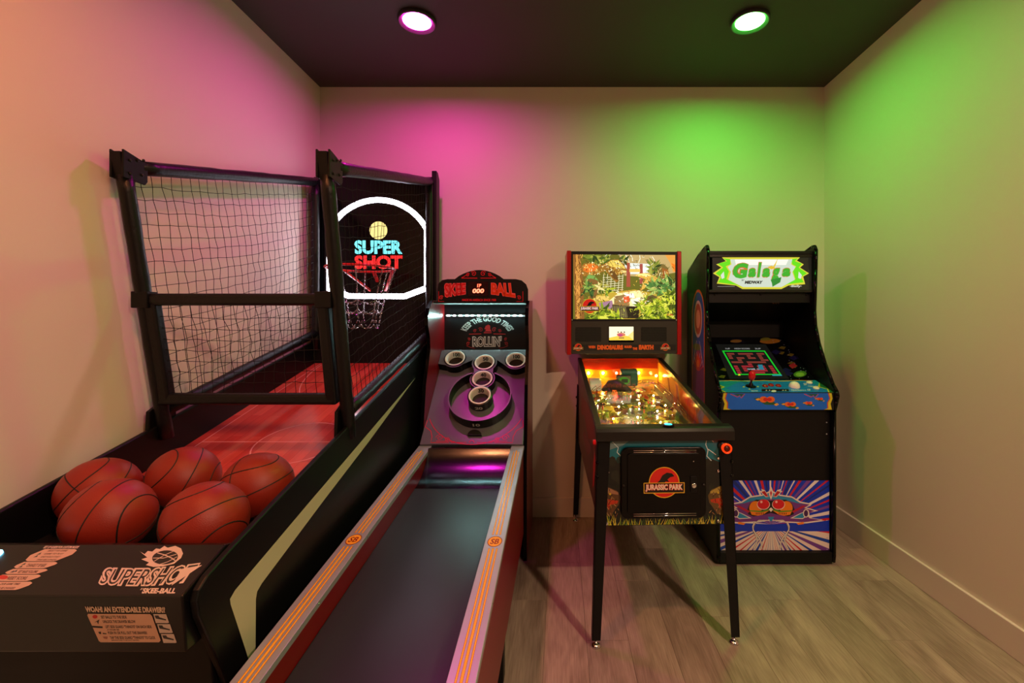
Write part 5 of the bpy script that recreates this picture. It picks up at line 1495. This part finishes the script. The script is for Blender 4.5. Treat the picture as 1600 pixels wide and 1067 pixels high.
# ground
gp([(-0.7, -0.3), (-0.2, -0.16), (0.2, -0.08), (0.6, -0.2), (0.9, -0.5), (0.2, -1), (-0.7, -1)], (176, 146, 50))
gp([(-0.12, -0.2), (0.3, -0.1), (0.45, -0.5), (0.2, -0.62), (-0.35, -0.5)], (236, 214, 150)); gp([(0.0, -0.22), (0.18, -0.2), (0.2, -0.34), (0.02, -0.36)], (255, 250, 226))
gp([(-0.5, -0.5), (-0.24, -0.42), (-0.2, -0.68), (-0.46, -0.68)], (150, 110, 130)); gp([(-0.6, -0.3), (-0.3, -0.28), (-0.3, -0.42), (-0.6, -0.44)], (216, 180, 90))
# truck-like vehicle
gp([(-0.2, -0.3), (0.0, -0.24), (0.12, -0.36), (0.1, -0.6), (-0.2, -0.6)], (136, 108, 62)); gp([(-0.02, -0.3), (0.1, -0.28), (0.1, -0.46), (0.0, -0.5)], (206, 80, 40)); gp([(-0.24, -0.55), (0.3, -0.62), (0.24, -0.98), (-0.2, -0.98)], (74, 62, 36))
for i in range(12):
    x_ = -0.2 + 0.035 * i
    a.stroke([cl((x_, -0.6)), cl((x_ + 0.01, -0.95))], 0.003, (150, 140, 90))
gp([(0.04, -0.62), (0.3, -0.6), (0.28, -0.98), (0.06, -0.98)], (40, 30, 20))
gp([(0.12, -0.4), (0.3, -0.32), (0.36, -0.52), (0.18, -0.6)], (236, 226, 200)); gp([(0.42, -0.3), (0.54, -0.24), (0.64, -0.3), (0.64, -0.5), (0.48, -0.56)], (92, 76, 40))
# left fern reptile shapes, trunks, foliage
gp([(-1, 1), (-0.86, 1), (-0.8, 0.2), (-0.78, -1), (-0.96, -1)], (128, 84, 36)); gp([(-0.95, 1), (-0.9, 1), (-0.86, 0), (-0.88, -1), (-0.93, -1)], (186, 128, 56))
for i in range(40):
    y_ = rs.uniform(-1, 1)
    a.stroke([cl((rs.uniform(-0.96, -0.84), y_)), cl((rs.uniform(-0.96, -0.84), y_ - 0.12))], 0.003, rs.choice([(90, 54, 22), (206, 150, 70)]))
gp([(-0.8, 0.2), (-0.72, 0.36), (-0.6, 0.36), (-0.52, 0.22), (-0.5, -0.1), (-0.56, -0.34), (-0.7, -0.4), (-0.64, -0.1), (-0.66, 0.12)], (120, 84, 40)); gp([(-0.78, 0.2), (-0.7, 0.38), (-0.58, 0.34), (-0.5, 0.18), (-0.56, 0.22), (-0.66, 0.26)], (110, 150, 70))
bush(-0.72, -0.05, 18, 0.22, [(60, 90, 40), (110, 140, 60), (40, 60, 30)])
bush(-0.35, -0.12, 14, 0.16, greens); bush(-0.46, 0.02, 10, 0.16, [(220, 200, 130), (160, 150, 60)])
for x_ in (0.62, 0.72, 0.82, 0.92):
    bush(x_, rs.uniform(-0.1, 0.15), 16, 0.24, [(70, 110, 50), (110, 150, 70), (44, 70, 30), (150, 170, 80)])
for x_, y_ in ((0.4, -0.6), (0.52, -0.75), (0.65, -0.6), (0.78, -0.55), (0.9, -0.5), (0.95, -0.75), (0.8, -0.8), (0.62, -0.9), (0.45, -0.9), (-0.3, -0.88), (-0.42, -0.8), (-0.55, -0.9), (-0.12, -0.95), (0.92, -0.3)):
    bush(x_, y_, 16, 0.22, [(170, 180, 40), (120, 140, 30), (200, 200, 70), (84, 100, 24), (60, 74, 20)])
def strokes(n_, x0, x1, y0, y1, pal, l_=0.06, w_=0.0026, an=None):
    for i in range(n_):
        x_, y_ = rs.uniform(x0, x1), rs.uniform(y0, y1)
        t_ = rs.uniform(0, PI) if an is None else an + rs.uniform(-0.4, 0.4)
        a.stroke([cl((x_, y_)), cl((x_ + l_ * 0.6 * math.cos(t_), y_ + l_ * math.sin(t_)))], w_ * rs.uniform(0.5, 1.4), rs.choice(pal))
GO = [(250, 226, 130), (226, 176, 70), (120, 78, 28), (70, 46, 18), (255, 244, 190)]
strokes(110, -0.8, 0.02, 0.36, 0.8, GO, 0.06)
strokes(60, 0.2, 0.85, 0.0, 0.44, GO, 0.06)
strokes(70, -0.2, 0.5, -0.6, -0.1, [(255, 250, 226), (255, 236, 170), (176, 120, 50), (110, 70, 40), (206, 120, 60)], 0.07)
strokes(90, -0.8, -0.3, -0.5, 0.3, [(60, 80, 30), (150, 160, 60), (220, 200, 110), (50, 40, 18), (120, 84, 36)], 0.09)
strokes(120, 0.3, 1.0, -1.0, -0.3, [(206, 206, 70), (60, 74, 20), (150, 160, 40), (36, 44, 14), (236, 226, 110)], 0.1)
strokes(70, 0.5, 1.0, -0.3, 0.6, [(60, 84, 36), (150, 150, 70), (120, 84, 40), (40, 40, 20), (216, 190, 110)], 0.1)
strokes(60, -0.8, 0.3, -1.0, -0.7, [(180, 180, 50), (50, 56, 18), (120, 120, 40)], 0.1)
strokes(60, -0.4, 0.6, 0.55, 1.0, [(96, 84, 50), (206, 200, 170), (60, 60, 34), (150, 130, 80)], 0.08)
strokes(50, -0.96, -0.8, -1.0, 1.0, [(216, 150, 70), (80, 46, 18), (150, 96, 40)], 0.14, 0.003, PI / 2)
a.text('STERN', gw * 0.83, -gh * 0.9, gw * 0.95, -gh * 0.84, (176, 40, 30), 0.2)
a.build('backglass', attr_mat('backlit_backglass', 0.12, 1.5, 0.0), bx, label='backlit jungle scene with a large reptile')
badge(bgf, -gw * 0.68, -gh * 0.6, 0.72, 0.0085, bx, attr_mat('backlit_badge', 0.2, 1.0, 0.0), 'backglass_badge')
# speaker panel
MB().box(BX_0, BX_1, YBX + 0.002, YBX + 0.014, ZB0, 1.388).build('speaker_panel', mat('dark_grey_panel', (44, 40, 34), 0.4), bx, 0.002, local=True)
spf = Frame(W(0, YBX + 0.002, 1.28), WD(1, 0, 0), (0, 0, 1))
for x0 in (-0.318, 0.105):
    g = MB().prism(spf, rrect(x0 - 0.0, -0.025, x0 + 0.165, 0.068, 0.004), 0.0002, 0.002).build('speaker_grille', M['black_matt'], bx)
    b = MB()
    for i in range(18):
        for j in range(9):
            cx_, cy_ = x0 + 0.006 + 0.009 * i + (0.0045 if j % 2 else 0), -0.02 + 0.0103 * j
            b.add([spf.pt(cx_ + 0.0028 * math.cos(q * PI / 3), cy_ + 0.0028 * math.sin(q * PI / 3), 0.0024) for q in range(6)], [tuple(range(6))])
    ho = b.build('grille_hole', mat('grille_metal', (30, 27, 23), 0.5), g, recalc=False)
    ho['kind'] = 'stuff'
MB().prism(spf, rrect(-0.105, -0.028, 0.058, 0.072, 0.003), 0.0, 0.003).build('display_frame', M['black_gloss'], bx)
a = Art(spf, 0.0036)
dx0, dx1, dy0, dy1 = -0.102, 0.055, -0.016, 0.071
a.poly([(dx0, dy0), (dx1, dy0), (dx1, dy1), (dx0, dy1)], (250, 240, 200)).poly([(dx0, dy0), (dx1, dy0), (dx1, dy0 + 0.02), (-0.02, dy0 + 0.034), (dx0, dy0 + 0.016)], (236, 196, 70)).poly([(dx1, dy0), (dx1, dy0 + 0.06), (0.02, dy0 + 0.03)], (246, 214, 130))
a.poly(circ(-0.025, 0.02, 0.028, 20, 0.012), (206, 120, 90)).poly(circ(-0.03, 0.016, 0.016, 16, 0.010), (186, 70, 110))
for x_ in (-0.044, -0.024, -0.004):
    a.poly(circ(x_, 0.036, 0.005, 8), (96, 60, 50))
a.poly([(-0.04, -0.004), (-0.005, -0.004), (-0.005, 0.002), (-0.04, 0.002)], (120, 80, 60))
a.build('display_picture', attr_mat('bright_display', 0.2, 1.3, 0.0), bx, label='bright yellow display picture')
a = Art(spf, 0.0008)
a.poly([(BX_0 + 0.01, -0.083), (BX_1 - 0.01, -0.083), (BX_1 - 0.01, -0.043), (BX_0 + 0.01, -0.043)], (18, 14, 10))
OR = (226, 96, 24)
for s_, x0, x1, y0, y1 in (('WHEN', -0.235, -0.19, -0.068, -0.05), ('DINOSAURS', -0.178, -0.012, -0.077, -0.046), ('RULED', -0.003, 0.045, -0.066, -0.05), ('THE', 0.05, 0.08, -0.078, -0.062), ('EARTH', 0.09, 0.185, -0.077, -0.046)):
    a.text(s_, x0, y0, x1, y1, OR, 0, 0.08)
a.build('panel_lettering', M['print'], bx, label='line of orange slogan lettering')
for x_ in (-0.3, 0.262):
    badge(spf, x_, -0.06, 0.36, 0.0012, bx, M['print'], 'panel_badge')
b = MB()
for x_ in (BX_0 + 0.006, BX_1 - 0.006):
    b.lathe([(0.005, 0), (0.003, 0.003)], (x_, YBX + 0.001, 1.394), (0, -1, 0), 8)
b.build_each('panel_screw', M['steel'], bx, local=True)

# playfield under glass
PX = CW - 0.020
def zpf(y):
    return 0.812 + 0.125 * y
pl = MB().prism_x([(0.05, zpf(0.05)), (1.185, zpf(1.185)), (1.185, zpf(1.185) - 0.015), (0.05, zpf(0.05) - 0.015)], -PX, PX).build('playfield', mat('playfield_wood', (150, 110, 60), 0.25), pb, local=True)
pgf = Frame(W(0, 0.05, zpf(0.05)), WD(1, 0, 0), WD(0, 1, 0.125))
a = Art(pgf, 0.0005)
rs = random.Random(8)
SHX = PX - 0.062                             # shooter lane to the right of this
a.poly([(-PX, 0), (SHX, 0), (SHX, 1.13), (-PX, 1.13)], (120, 112, 40))
pal = [(196, 176, 50), (150, 140, 40), (96, 110, 36), (226, 196, 70), (110, 70, 60), (70, 60, 36), (170, 96, 40), (206, 150, 50), (84, 96, 40), (236, 222, 140), (130, 40, 30), (120, 96, 110)]
for i in range(230):
    x_, y_ = rs.uniform(-PX + 0.02, SHX - 0.02), rs.uniform(0.01, 1.1)
    r_ = rs.uniform(0.012, 0.045); n_ = rs.randint(5, 8); a0 = rs.uniform(0, 6)
    pts = [(max(-PX, min(SHX, x_ + r_ * rs.uniform(0.5, 1.2) * math.cos(a0 + 2 * PI * k / n_))), y_ + r_ * rs.uniform(0.5, 1.3) * math.sin(a0 + 2 * PI * k / n_)) for k in range(n_)]
    a.poly(pts, rs.choice(pal))
for i in range(120):
    x_, y_ = rs.uniform(-PX + 0.02, SHX - 0.02), rs.uniform(0.02, 1.1)
    an = rs.uniform(0, PI)
    a.stroke([(x_, y_), (x_ + 0.03 * math.cos(an), y_ + 0.03 * math.sin(an))], rs.uniform(0.002, 0.006), rs.choice([(30, 26, 18), (240, 226, 150), (60, 70, 26), (206, 60, 30)]))
a.build('playfield_print', M['print_gloss'], pl, label='yellow and green jungle playfield print')
a = Art(pgf, 0.012)
for i in range(44):
    x_, y_ = rs.uniform(-PX + 0.04, SHX - 0.04), rs.uniform(0.05, 1.0)
    r_ = rs.uniform(0.006, 0.012)
    c = rs.choice([(255, 240, 190), (255, 214, 90), (255, 236, 150), (250, 120, 60), (255, 250, 226), (190, 230, 90)])
    if i % 3:
        a.poly(circ(x_, y_, r_, 12), c)
    else:
        an = rs.uniform(-0.6, 0.6)
        a.poly([(x_ + r_ * 2 * math.sin(an), y_ + r_ * 2 * math.cos(an)), (x_ - r_, y_ - r_), (x_ + r_, y_ - r_)], c)
a.d = 0.0105
ins = a.build('insert_lights', attr_mat('lit_inserts', 0.3, 1.7, 0.0), pl, label='glowing playfield inserts')
for v_ in ins.data.vertices:
    v_.co.z -= 0.009
def PP(x, y, h=0.0):
    return Vector((x, y, zpf(y) + h))
# inner walls, right one with an orange print
wr = MB().box(PX - 0.001, PX + 0.002, 0.04, 1.185, 0.80, 0.82)
riw = Frame(W(PX + 0.0005, 0.6, 0.95), WD(0, 1, 0), (0, 0, 1))
riw = Frame(W(PX + 0.0005, 0.6, 0.95), WD(0, -1, 0), (0, 0, 1))
a = Art(riw, 0.0004)
def wallpt(y, t):
    lo, hi = zpf(y) - 0.95, ztp(y) - 0.95
    return (0.6 - y, lo + (hi - lo) * t)
def wp(pts, c):
    a.poly([wallpt(y, t) for y, t in pts], c)
wp([(0.045, 0), (0.3, 0), (0.6, 0), (0.9, 0), (1.18, 0), (1.18, 1), (0.9, 1), (0.6, 1), (0.3, 1), (0.045, 1)], (150, 84, 34))
wp([(0.25, 0), (0.32, 0), (0.36, 0.5), (0.30, 1), (0.24, 1), (0.28, 0.5)], (110, 90, 120))
wp([(0.36, 0.1), (0.6, 0.05), (0.7, 0.5), (0.6, 0.95), (0.4, 0.9)], (206, 90, 40)); wp([(0.42, 0.5), (0.55, 0.4), (0.6, 0.8), (0.45, 0.85)], (220, 60, 50))
wp([(0.62, 0.1), (0.85, 0.2), (0.9, 0.8), (0.7, 0.9)], (222, 150, 50)); wp([(0.88, 0.1), (1.15, 0.1), (1.15, 0.9), (0.95, 0.9)], (230, 176, 60)); wp([(0.05, 0.0), (0.2, 0.0), (0.2, 0.95), (0.05, 0.95)], (120, 74, 34))
wp([(0.66, 0.2), (0.72, 0.2), (0.75, 0.8), (0.7, 0.8)], (130, 60, 60))
a.build('wall_print', M['print_gloss'], pb, label='orange inner side print')
lwf = Frame(W(-PX - 0.0005, 0.6, 0.95), WD(0, 1, 0), (0, 0, 1))
a = Art(lwf, 0.0004)
a.poly([(y - 0.6, zpf(y) - 0.95) for y in (0.045, 1.18)] + [(y - 0.6, ztp(y) - 0.95) for y in (1.18, 0.045)], (140, 78, 32))
a.build('wall_print', M['print_gloss'], pb)
# rear scenery board
rbf = Frame(W(0, 1.178, 1.04), WD(1, 0, 0), (0, 0, 1))
a = Art(rbf, 0.0005)
a.poly([(-PX, -0.08), (PX, -0.08), (PX, 0.09), (-PX, 0.09)], (214, 120, 30)).poly([(-PX, 0.02), (-0.1, 0.01), (0.05, 0.025), (PX, 0.02), (PX, 0.09), (-PX, 0.09)], (150, 34, 20)).poly([(-PX, -0.08), (PX, -0.08), (PX, -0.03), (0, -0.045), (-PX, -0.03)], (230, 176, 50))
a.build('rear_print', M['print_gloss'], pb, label='red and orange sunset print')
mb_y = mat('warm_bulb', (255, 230, 150), 0.3, emit=(255, 206, 90), estr=330)
mb_w = mat('white_bulb', (255, 245, 220), 0.3, emit=(255, 236, 190), estr=330)
mb_r = mat('red_bulb', (255, 90, 70), 0.3, emit=(255, 60, 40), estr=110)
def bulb(x, y, h, m, r=0.005):
    MB().ball(PP(x, y, h), r, 10, 8).build('lamp_bulb', m, pl, local=True)
for x_ in (-0.215, -0.115, 0.13):
    bulb(x_, 1.16, 0.075, mb_y, 0.008)
bulb(0.235, 1.10, 0.07, mb_y, 0.007); bulb(-0.03, 1.12, 0.085, mb_r, 0.009)
for x_, y_, m_ in ((-0.2, 0.72, mb_w), (-0.10, 0.60, mb_y), (0.03, 0.66, mb_w), (0.10, 0.52, mb_w), (-0.16, 0.40, mb_y), (-0.03, 0.42, mb_w), (0.07, 0.34, mb_y), (-0.07, 0.24, mb_w), (0.12, 0.24, mb_w), (-0.2, 0.18, mb_y), (0.15, 0.82, mb_y), (-0.05, 0.85, mb_r), (0.17, 0.62, mb_y), (0.02, 0.14, mb_w), (-0.12, 0.13, mb_y)):
    bulb(x_, y_, 0.018, m_, 0.0043)
# plastics on posts
redpost = mat('red_post', (206, 50, 30), 0.3)
plast = [(150, 160, 40), (206, 170, 50), (80, 110, 40), (120, 60, 40), (60, 50, 40), (190, 70, 40), (216, 206, 120), (90, 76, 96)]
pmats = [mat('printed_plastic', c, 0.15) for c in plast]
rs = random.Random(14)
spots = [(-0.22, 0.80), (-0.14, 0.74), (-0.02, 0.78), (0.06, 0.82), (-0.2, 0.60), (-0.08, 0.68), (0.1, 0.70), (0.16, 0.74), (-0.22, 0.46), (0.15, 0.44), (0.02, 0.54), (-0.12, 0.50), (0.17, 0.54), (-0.19, 0.30), (0.13, 0.32), (0.05, 0.44), (-0.06, 0.34), (-0.14, 0.26)]
for i, (x_, y_) in enumerate(spots):
    h_ = rs.uniform(0.022, 0.038); n_ = rs.randint(4, 6); a0 = rs.uniform(0, 6); r_ = rs.uniform(0.022, 0.042)
    fr = Frame(W(*PP(x_, y_, h_)), WD(1, 0, 0), WD(0, 1, 0.125))
    MB().prism(fr, [(r_ * rs.uniform(0.6, 1.1) * math.cos(a0 + 2 * PI * k / n_), r_ * rs.uniform(0.6, 1.3) * math.sin(a0 + 2 * PI * k / n_)) for k in range(n_)], 0, 0.003).build('plastic', pmats[i % 8], pl)
    b = MB()
    for k in (0, 1):
        b.lathe([(0.004, 0), (0.005, h_ * 0.5), (0.004, h_), (0.003, h_ + 0.006)], PP(x_ + (k - 0.5) * 0.02, y_, 0), (0, 0, 1), 8)
    b.build_each('post', M['chrome'] if i % 2 else redpost, pl, local=True)
for i in range(26):
    x_, y_ = rs.uniform(-PX + 0.03, SHX - 0.03), rs.uniform(0.2, 0.98)
    h_ = rs.uniform(0.018, 0.05); r_ = rs.uniform(0.008, 0.02); n_ = rs.randint(3, 6); a0 = rs.uniform(0, 6)
    fr = Frame(W(*PP(x_, y_, h_)), WD(1, 0, 0), WD(0, 1, 0.3))
    MB().prism(fr, [(r_ * rs.uniform(0.6, 1.3) * math.cos(a0 + 2 * PI * k / n_), 1.5 * r_ * rs.uniform(0.6, 1.3) * math.sin(a0 + 2 * PI * k / n_)) for k in range(n_)], -0.001, 0.0015).build('plastic', pmats[(i * 3) % 8], pl)
for i in range(16):
    x_, y_ = rs.uniform(-PX + 0.03, SHX - 0.03), rs.uniform(0.3, 1.0)
    w2 = rs.uniform(0.006, 0.012)
    z_ = zpf(y_)
    MB().box(x_ - w2, x_ + w2, y_, y_ + 0.004, z_, z_ + 0.032).build('target', pmats[(i * 5) % 8], pl, local=True)
# jungle leaves
lfm = [mat('green_plastic_leaf', (110, 150, 30), 0.3), mat('yellow_green_leaf', (170, 180, 50), 0.3)]
b = MB()
for cx_, cy_ in ((0.07, 0.60), (0.09, 0.56), (-0.2, 0.66), (-0.16, 0.7), (0.12, 0.28), (0.10, 0.25), (0.14, 0.30)):
    for k in range(9):
        an = rs.uniform(0, 2 * PI); l_ = rs.uniform(0.025, 0.05); p = PP(cx_, cy_, 0.015); d_ = Vector((math.cos(an), math.sin(an), rs.uniform(0.2, 0.9))).normalized()
        n_ = d_.cross(Vector((0, 0, 1))).normalized() * l_ * 0.18
        b.add([p, p + d_ * l_ * 0.5 + n_, p + d_ * l_, p + d_ * l_ * 0.5 - n_], [(0, 1, 2, 3)], k % 2)
lv = b.build('leaves', lfm, pl, local=True, recalc=False)
lv['kind'] = 'stuff'
# sign, building, van, dark reptile figure, ramps
sg = MB().box(-0.06, 0.035, 0.93, 0.96, zpf(0.93) + 0.045, zpf(0.93) + 0.115).build('scenery_sign', M['black'], pl, 0.004, local=True)
sgf = Frame(W(-0.0125, 0.93, zpf(0.93) + 0.08), WD(1, 0, 0), (0, 0, 1))
a = Art(sgf, 0.001)
a.poly([(-0.043, -0.03), (0.043, -0.03), (0.043, 0.03), (-0.043, 0.03)], (90, 84, 60)).poly(circ(0.0, 0.0, 0.036, 20, 0.024), (60, 150, 30)).poly([(-0.02, -0.012), (0.026, -0.012), (0.026, 0.012), (-0.014, 0.012)], (24, 40, 20))
a.build('sign_print', attr_mat('lit_sign', 0.3, 0.6, 1.0), sg)
MB().prism_x([(0.99, zpf(0.99) + 0.03), (0.99, zpf(0.99) + 0.115), (1.0, zpf(0.99) + 0.135), (1.05, zpf(0.99) + 0.14), (1.06, zpf(0.99) + 0.03)], -0.02, 0.09).build('visitor_building', mat('teal_plastic', (30, 110, 110), 0.3), pl, 0.008, local=True)
MB().prism_x([(0.88, zpf(0.88) + 0.03), (0.88, zpf(0.88) + 0.075), (0.90, zpf(0.88) + 0.095), (0.98, zpf(0.88) + 0.1), (0.98, zpf(0.88) + 0.03)], -0.235, -0.16).build('toy_van', mat('white_plastic', (206, 216, 214), 0.25), pl, 0.006, local=True)
b = MB()
b.tube([PP(-0.15, 0.90, 0.03), PP(-0.11, 0.87, 0.07), PP(-0.07, 0.84, 0.08), PP(-0.03, 0.80, 0.07), PP(0.0, 0.77, 0.055)], [0.012, 0.03, 0.034, 0.022, 0.012], 10)
b.tube([PP(-0.11, 0.86, 0.06), PP(-0.12, 0.83, 0.0)], [0.018, 0.01], 8).tube([PP(-0.06, 0.84, 0.06), PP(-0.05, 0.81, 0.0)], [0.018, 0.01], 8)
b.build('reptile_figure', mat('dark_rubber', (40, 36, 30), 0.35), pl, local=True)
def wire(pts, name='wire_ramp'):
    b = MB()
    ps = [Vector(p) for p in pts]
    fine = []
    for i in range(len(ps) - 1):
        p0, p1, p2, p3 = ps[max(i - 1, 0)], ps[i], ps[i + 1], ps[min(i + 2, len(ps) - 1)]
        for k in range(6):
            t = k / 6
            fine.append(0.5 * ((2 * p1) + (p2 - p0) * t + (2 * p0 - 5 * p1 + 4 * p2 - p3) * t * t + (3 * p1 - p0 - 3 * p2 + p3) * t ** 3))
    fine.append(ps[-1])
    for dx, dz in ((-0.011, 0), (0.011, 0), (-0.013, 0.014), (0.013, 0.014)):
        b.tube([p + Vector((dx, 0, dz)) for p in fine], 0.0018, 5)
    for p in fine[::4]:
        b.tube([p + Vector((-0.013, 0, 0.014)), p + Vector((-0.01, 0, -0.002)), p + Vector((0.01, 0, -0.002)), p + Vector((0.013, 0, 0.014))], 0.0014, 5)
    b.build(name, M['chrome'], pl, local=True)
wire([PP(0.08, 0.88, 0.075), PP(0.13, 0.9, 0.08), PP(0.18, 0.84, 0.075), PP(0.195, 0.68, 0.065), PP(0.2, 0.5, 0.055), PP(0.2, 0.36, 0.045)])
wire([PP(-0.19, 0.8, 0.07), PP(-0.23, 0.7, 0.065), PP(-0.235, 0.5, 0.055), PP(-0.235, 0.34, 0.045)])
MB().prism_x([(0.32, zpf(0.32)), (1.0, zpf(1.0)), (1.0, zpf(1.0) + 0.035), (0.32, zpf(0.32) + 0.03)], SHX - 0.004, SHX).build('lane_guide', M['gun'], pl, local=True)
# bumpers
for x_, y_ in ((0.02, 0.90), (0.09, 0.80), (0.14, 0.92)):
    b = MB().lathe([(0.026, 0), (0.026, 0.012), (0.016, 0.014), (0.016, 0.03), (0.03, 0.034), (0.031, 0.04), (0.02, 0.044), (0.001, 0.045)], PP(x_, y_), (0, 0, 1), 20)
    b.build('bumper', mat('amber_bumper', (206, 130, 50), 0.25), pl, local=True)
# slingshots, flippers, apron
for s_ in (-1, 1):
    fr = Frame(W(*PP(-0.03 + s_ * 0.115, 0.27, 0.024)), WD(1, 0, 0), WD(0, 1, 0.125))
    MB().prism(fr, [(s_ * 0.02, 0.05), (s_ * 0.02, -0.02), (-s_ * 0.03, -0.05)], 0, 0.004).build('slingshot', mat('sling_plastic', (170, 150, 50) if s_ < 0 else (190, 60, 40), 0.2), pl)
    b = MB(); p0 = PP(-0.03 + s_ * 0.085, 0.175, 0.012); p1 = PP(-0.03 + s_ * 0.03, 0.145, 0.012)
    b.bar(p0, p1, 0.013, 0.018)
    b.lathe([(0.011, -0.01), (0.011, 0.01)], p0, (0, 0, 1), 14)
    b.build('flipper', M['red_bright'], pl, local=True)
apf = Frame(W(*PP(-0.03, 0.055, 0.028)), WD(1, 0, 0), WD(0, 1, 0.125))
ap = MB().prism(apf, [(-PX + 0.032, -0.005), (SHX + 0.028, -0.005), (SHX + 0.028, 0.055), (0.12, 0.045), (0.05, 0.02), (-0.05, 0.02), (-0.12, 0.05), (-PX + 0.032, 0.06)], -0.004, 0).build('apron', mat('apron_print', (120, 112, 50), 0.3, noise=(40, 0.6)), pl)
a = Art(apf, 0.0006)
for x0 in (-0.2, 0.09):
    a.poly([(x0, 0.0), (x0 + 0.09, 0.0), (x0 + 0.085, 0.042), (x0 + 0.01, 0.044)], (206, 206, 150))
    for k in range(5):
        a.stroke([(x0 + 0.012, 0.006 + 0.007 * k), (x0 + 0.075, 0.006 + 0.007 * k)], 0.002, (70, 76, 40))
a.poly([(0.02, -0.002), (0.1, -0.002), (0.07, 0.02)], (206, 40, 30))
a.build('apron_card', M['print_gloss'], ap)
MB().box(-PX, PX, 0.018, 0.05, 0.80, 0.885).build('front_inner_board', mat('dark_wood', (70, 50, 30), 0.4), pb, local=True)
gy0, gy1 = 0.04, 1.15
MB().prism_x([(gy0, ztp(gy0) + 0.004), (gy1, ztp(gy1) + 0.004), (gy1, ztp(gy1) + 0.001), (gy0, ztp(gy0) + 0.001)], -CW + 0.012, CW - 0.012).build('playfield_glass', M['glass'], pb, local=True)
